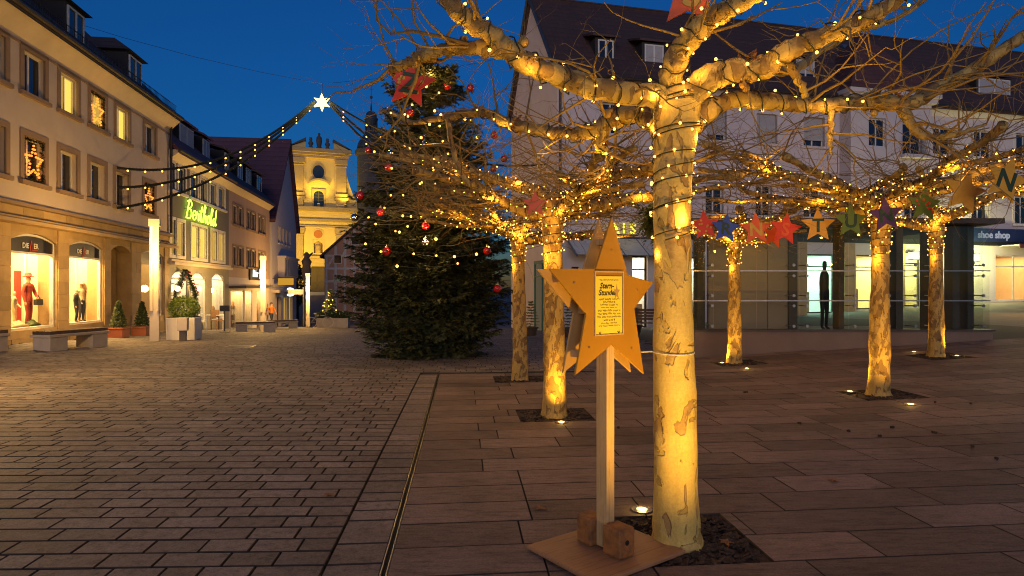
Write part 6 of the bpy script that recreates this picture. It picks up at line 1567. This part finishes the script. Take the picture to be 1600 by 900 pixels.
sgn = empty('sign_stand', G(P(351, 450, 27.5).x, 27.5), R(10), 'thin dark stand sign on the paving before the grey-green shop', 'sign')
m = MB(); m.lathe([(.22, 0), (.22, .03), (.03, .05), (.025, .9)], (0, 0, 0), 12); m.build('stand', M['darksteel'], sgn); m = MB(); m.box(-.2, .2, -.02, .02, .9, 1.15); m.build('panel', M['fascia'], sgn)
# things before the church street
mc = empty('figure_column', G(P(479, 450, 47).x, 47), 0, 'stone column with a carved figure before the church', 'monument')
zc_ = EYE+(450-432)*.047; g0 = mc.location.z
m = MB(); m.lathe([(.35, 0), (.35, .5), (.2, .6), (.17, zc_-g0-.2), (.3, zc_-g0-.1), (.35, zc_-g0)], (0, 0, 0), 14); m.build('shaft', M['church_dark'], mc, smooth=True)
m = MB(); m.lathe([(.3, 0), (.35, .4), (.28, .8), (.38, 1.1), (.2, 1.35), (.16, 1.5), (.2, 1.65), (.05, 1.8)], (0, 0, zc_-g0), 12); m.tube([(-.2, 0, zc_-g0+1.1), (.45, 0, zc_-g0+1.75)], [.12, .06], 6); m.build('carved_figure', M['church_dark'], mc, smooth=True)
tc = empty('columnar_tree', G(P(465, 450, 60).x, 60), 0, 'narrow dark columnar tree against the church wall', 'tree'); m = MB(); m.tube([(0, 0, 0), (0, 0, 4.5)], [.12, .03], 6); m.build('trunk', M['fir_trunk'], tc)
m = MB()
for q in range(14): leafball(m, (pr.uniform(-.2, .2), pr.uniform(-.2, .2), 1.2+q*.27), .75*math.sin(math.pi*(q+1.5)/16)+.1, .35, 90, .17, pr, .3)
tag(m.build('crown', M['leaf'], tc), kind='stuff')
sx_ = empty('street_sign', G(P(474, 450, 45).x, 45), 0, 'white direction sign on a pole before the church street', 'sign'); m = MB(); m.tube([(0, 0, 0), (0, 0, 2.75)], .035, 6); m.build('pole', M['steel'], sx_)
m = MB(); m.box(-1.05, .0, -.03, .03, 2.25, 2.6); m.build('panel', M['white_paint'], sx_)
hp = empty('hedge_planter', G(P(517, 450, 42).x, 42), 0, 'long pale planter box with low green hedge left of the Christmas tree', 'planter'); m = MB(); m.box(-.85, 1.2, -.3, .3, 0, .62); m.build('tub', M['concrete'], hp, bevel=.02)
m = MB()
for q in range(8): leafball(m, (-.75+q*.26, 0, .8), .26, .26, 260, .09, pr, .4)
tag(m.build('hedge', M['leaf'], hp), kind='stuff')
sm = empty('small_christmas_tree', G(P(516, 450, 44).x, 44), 0, 'small lit Christmas tree behind the hedge planter', 'christmas tree'); m = MB(); m.tube([(0, 0, 0), (0, 0, 2.6)], [.06, .01], 6); m.build('trunk', M['fir_trunk'], sm); f = MB()
for q in range(16):
    t = q/16
    for k in range(12):
        an = pr.uniform(0, 6.3); d = Vector((math.cos(an), math.sin(an), -.3)).normalized(); L = .85*(1-t)+.05; q0 = Vector((0, 0, .35+t*2.3))
        for s in range(14): p = q0+d*L*s/14; dd = (d+Vector((pr.gauss(0, .8), pr.gauss(0, .8), pr.gauss(0, .6)))).normalized(); w = dd.orthogonal()*.02; f.face([p-w, p+dd*.14, p+w])
tag(f.build('crown', M['fir'], sm), kind='stuff')
for k in range(24):
    t = pr.random(); an = pr.uniform(3.3, 6.1); L = .85*(1-t)+.08; inst('bulb', bulb_me, sm, (math.cos(an)*L, math.sin(an)*L, .3+t*2.2), None, (.035,)*3)
bk = empty('bicycle', G(P(495, 450, 40).x, 40.6), R(25), 'bicycle leaning beside the slim lamp post and hedge planter', 'bicycle')
for x in (-.52, .52):
    m = MB(); m.tube([(x+.33*math.cos(a), 0, .34+.33*math.sin(a)) for a in [2*math.pi*k/24 for k in range(25)]], .02, 6, False); w = m.build('wheel', M['lamp_body'], bk); m = MB()
    for k in range(10): m.tube([(x, 0, .34), (x+.32*math.cos(k*.628), 0, .34+.32*math.sin(k*.628))], .003, 3, False)
    m.build('spoke', M['steel'], w)
m = MB(); 
for a, b in (((-.52, 0, .34), (-.15, 0, .3)), ((-.15, 0, .3), (-.28, 0, .85)), ((-.52, 0, .34), (-.25, 0, .72)), ((-.25, 0, .72), (.35, 0, .78)), ((-.15, 0, .3), (.38, 0, .7)), ((.52, 0, .34), (.35, 0, .85)), ((.35, 0, .85), (.3, 0, 1.0))): m.tube([a, b], .017, 6)
m.build('frame', M['steel'], bk); m = MB(); m.box(-.42, -.16, -.07, .07, .85, .9); m.build('saddle', M['black'], bk, bevel=.02); m = MB(); m.tube([(.25, -.25, .98), (.32, 0, 1.0), (.25, .25, .98)], .014, 6); m.build('handlebar', M['steel'], bk)
# seed balls and litter on the slabs
for k, (u, v) in enumerate(((1250, 663), (1326, 675), (1375, 683), (1394, 669), (1460, 677), (1519, 698), (1461, 628), (1516, 630), (966, 670), (1557, 718), (1165, 614))):
    Y = 1600/(v-450); p = P(u, v, Y); Y = (EYE-zg(p.x, Y))*1000/(v-450); p = P(u, v, Y); m = MB()
    for q in range(5): m.ball((pr.gauss(0, .008), pr.gauss(0, .008), .012+pr.uniform(0, .006)), .013, 6, 4)
    tag(m.build('seed_ball', M['mulch'], loc=G(p.x, p.y)), 'small dark seed ball on the slabs, '+('near the post of the star sign', 'between the grey-panel tree and the front tree pit')[k == 10] if k in (8, 10) else 'small dark seed ball on the right-hand slabs, '+{0: 'leftmost of nine', 1: 'second from the left', 2: 'third from the left', 3: 'fourth from the left', 4: 'middle of the front row', 6: 'beside the mottled tree pit', 7: 'far row, right of the pit', 5: 'near the front right', 9: 'rightmost of nine'}[k], 'seed ball', 'fallen seed balls')

bk2 = copy_tree(bk); bk2.location = G(8.05, 18.6)+Vector((0, 0, .02)); bk2.rotation_euler = (0, 0, R(70)); bk2['label'] = 'bicycle parked behind the pavilion glass beside the bronze figure'

mh = empty('drain_cover', G(-7.4, 17.4), R(4), 'flat rectangular drain cover set in the setts of the square', 'drain cover')
m = MB(); ring(m, -.36, .36, -.3, .3, .03, -.001, .006); fr_ = m.build('rim', M['steel'], mh); fr_.rotation_euler = (R(90), 0, 0)
m = MB(); m.box(-.33, .33, -.27, .27, .0, .005); m.build('lid', M['darksteel'], mh)
M['dry_leaf'] = pm('dry_leaf', (.30, .14, .05), (.18, .08, .03), 25, .8)
for k, (x, y, wh) in enumerate(((1.32, 3.95, 'in the mulch right of the large trunk'), (.2, 4.6, 'left of the star sign base plate'), (2.6, 5.2, 'on the slabs right of the large tree'), (-1.4, 4.9, 'on the setts left of the drain'))):
    m = MB(); a = pr.uniform(0, 6); pts_ = []
    for q in range(10):
        r = .05 if q % 2 == 0 else .024; an = q*math.pi/5; pts_.append(Vector((r*math.cos(an)*1.2, r*math.sin(an), .006+.012*abs(math.sin(an*1.5)))))
    m.raw([Vector((0, 0, .004))]+pts_, [(0, 1+q, 1+(q+1) % 10) for q in range(10)]); m.tube([(0, 0, .005), (-.05, .02, .012)], .0025, 4)
    lf_ = m.build('fallen_leaf', M['dry_leaf'], loc=G(x, y)); lf_.rotation_euler = (0, 0, a); tag(lf_, 'curled brown fallen leaf '+wh, 'leaf', 'fallen leaves')
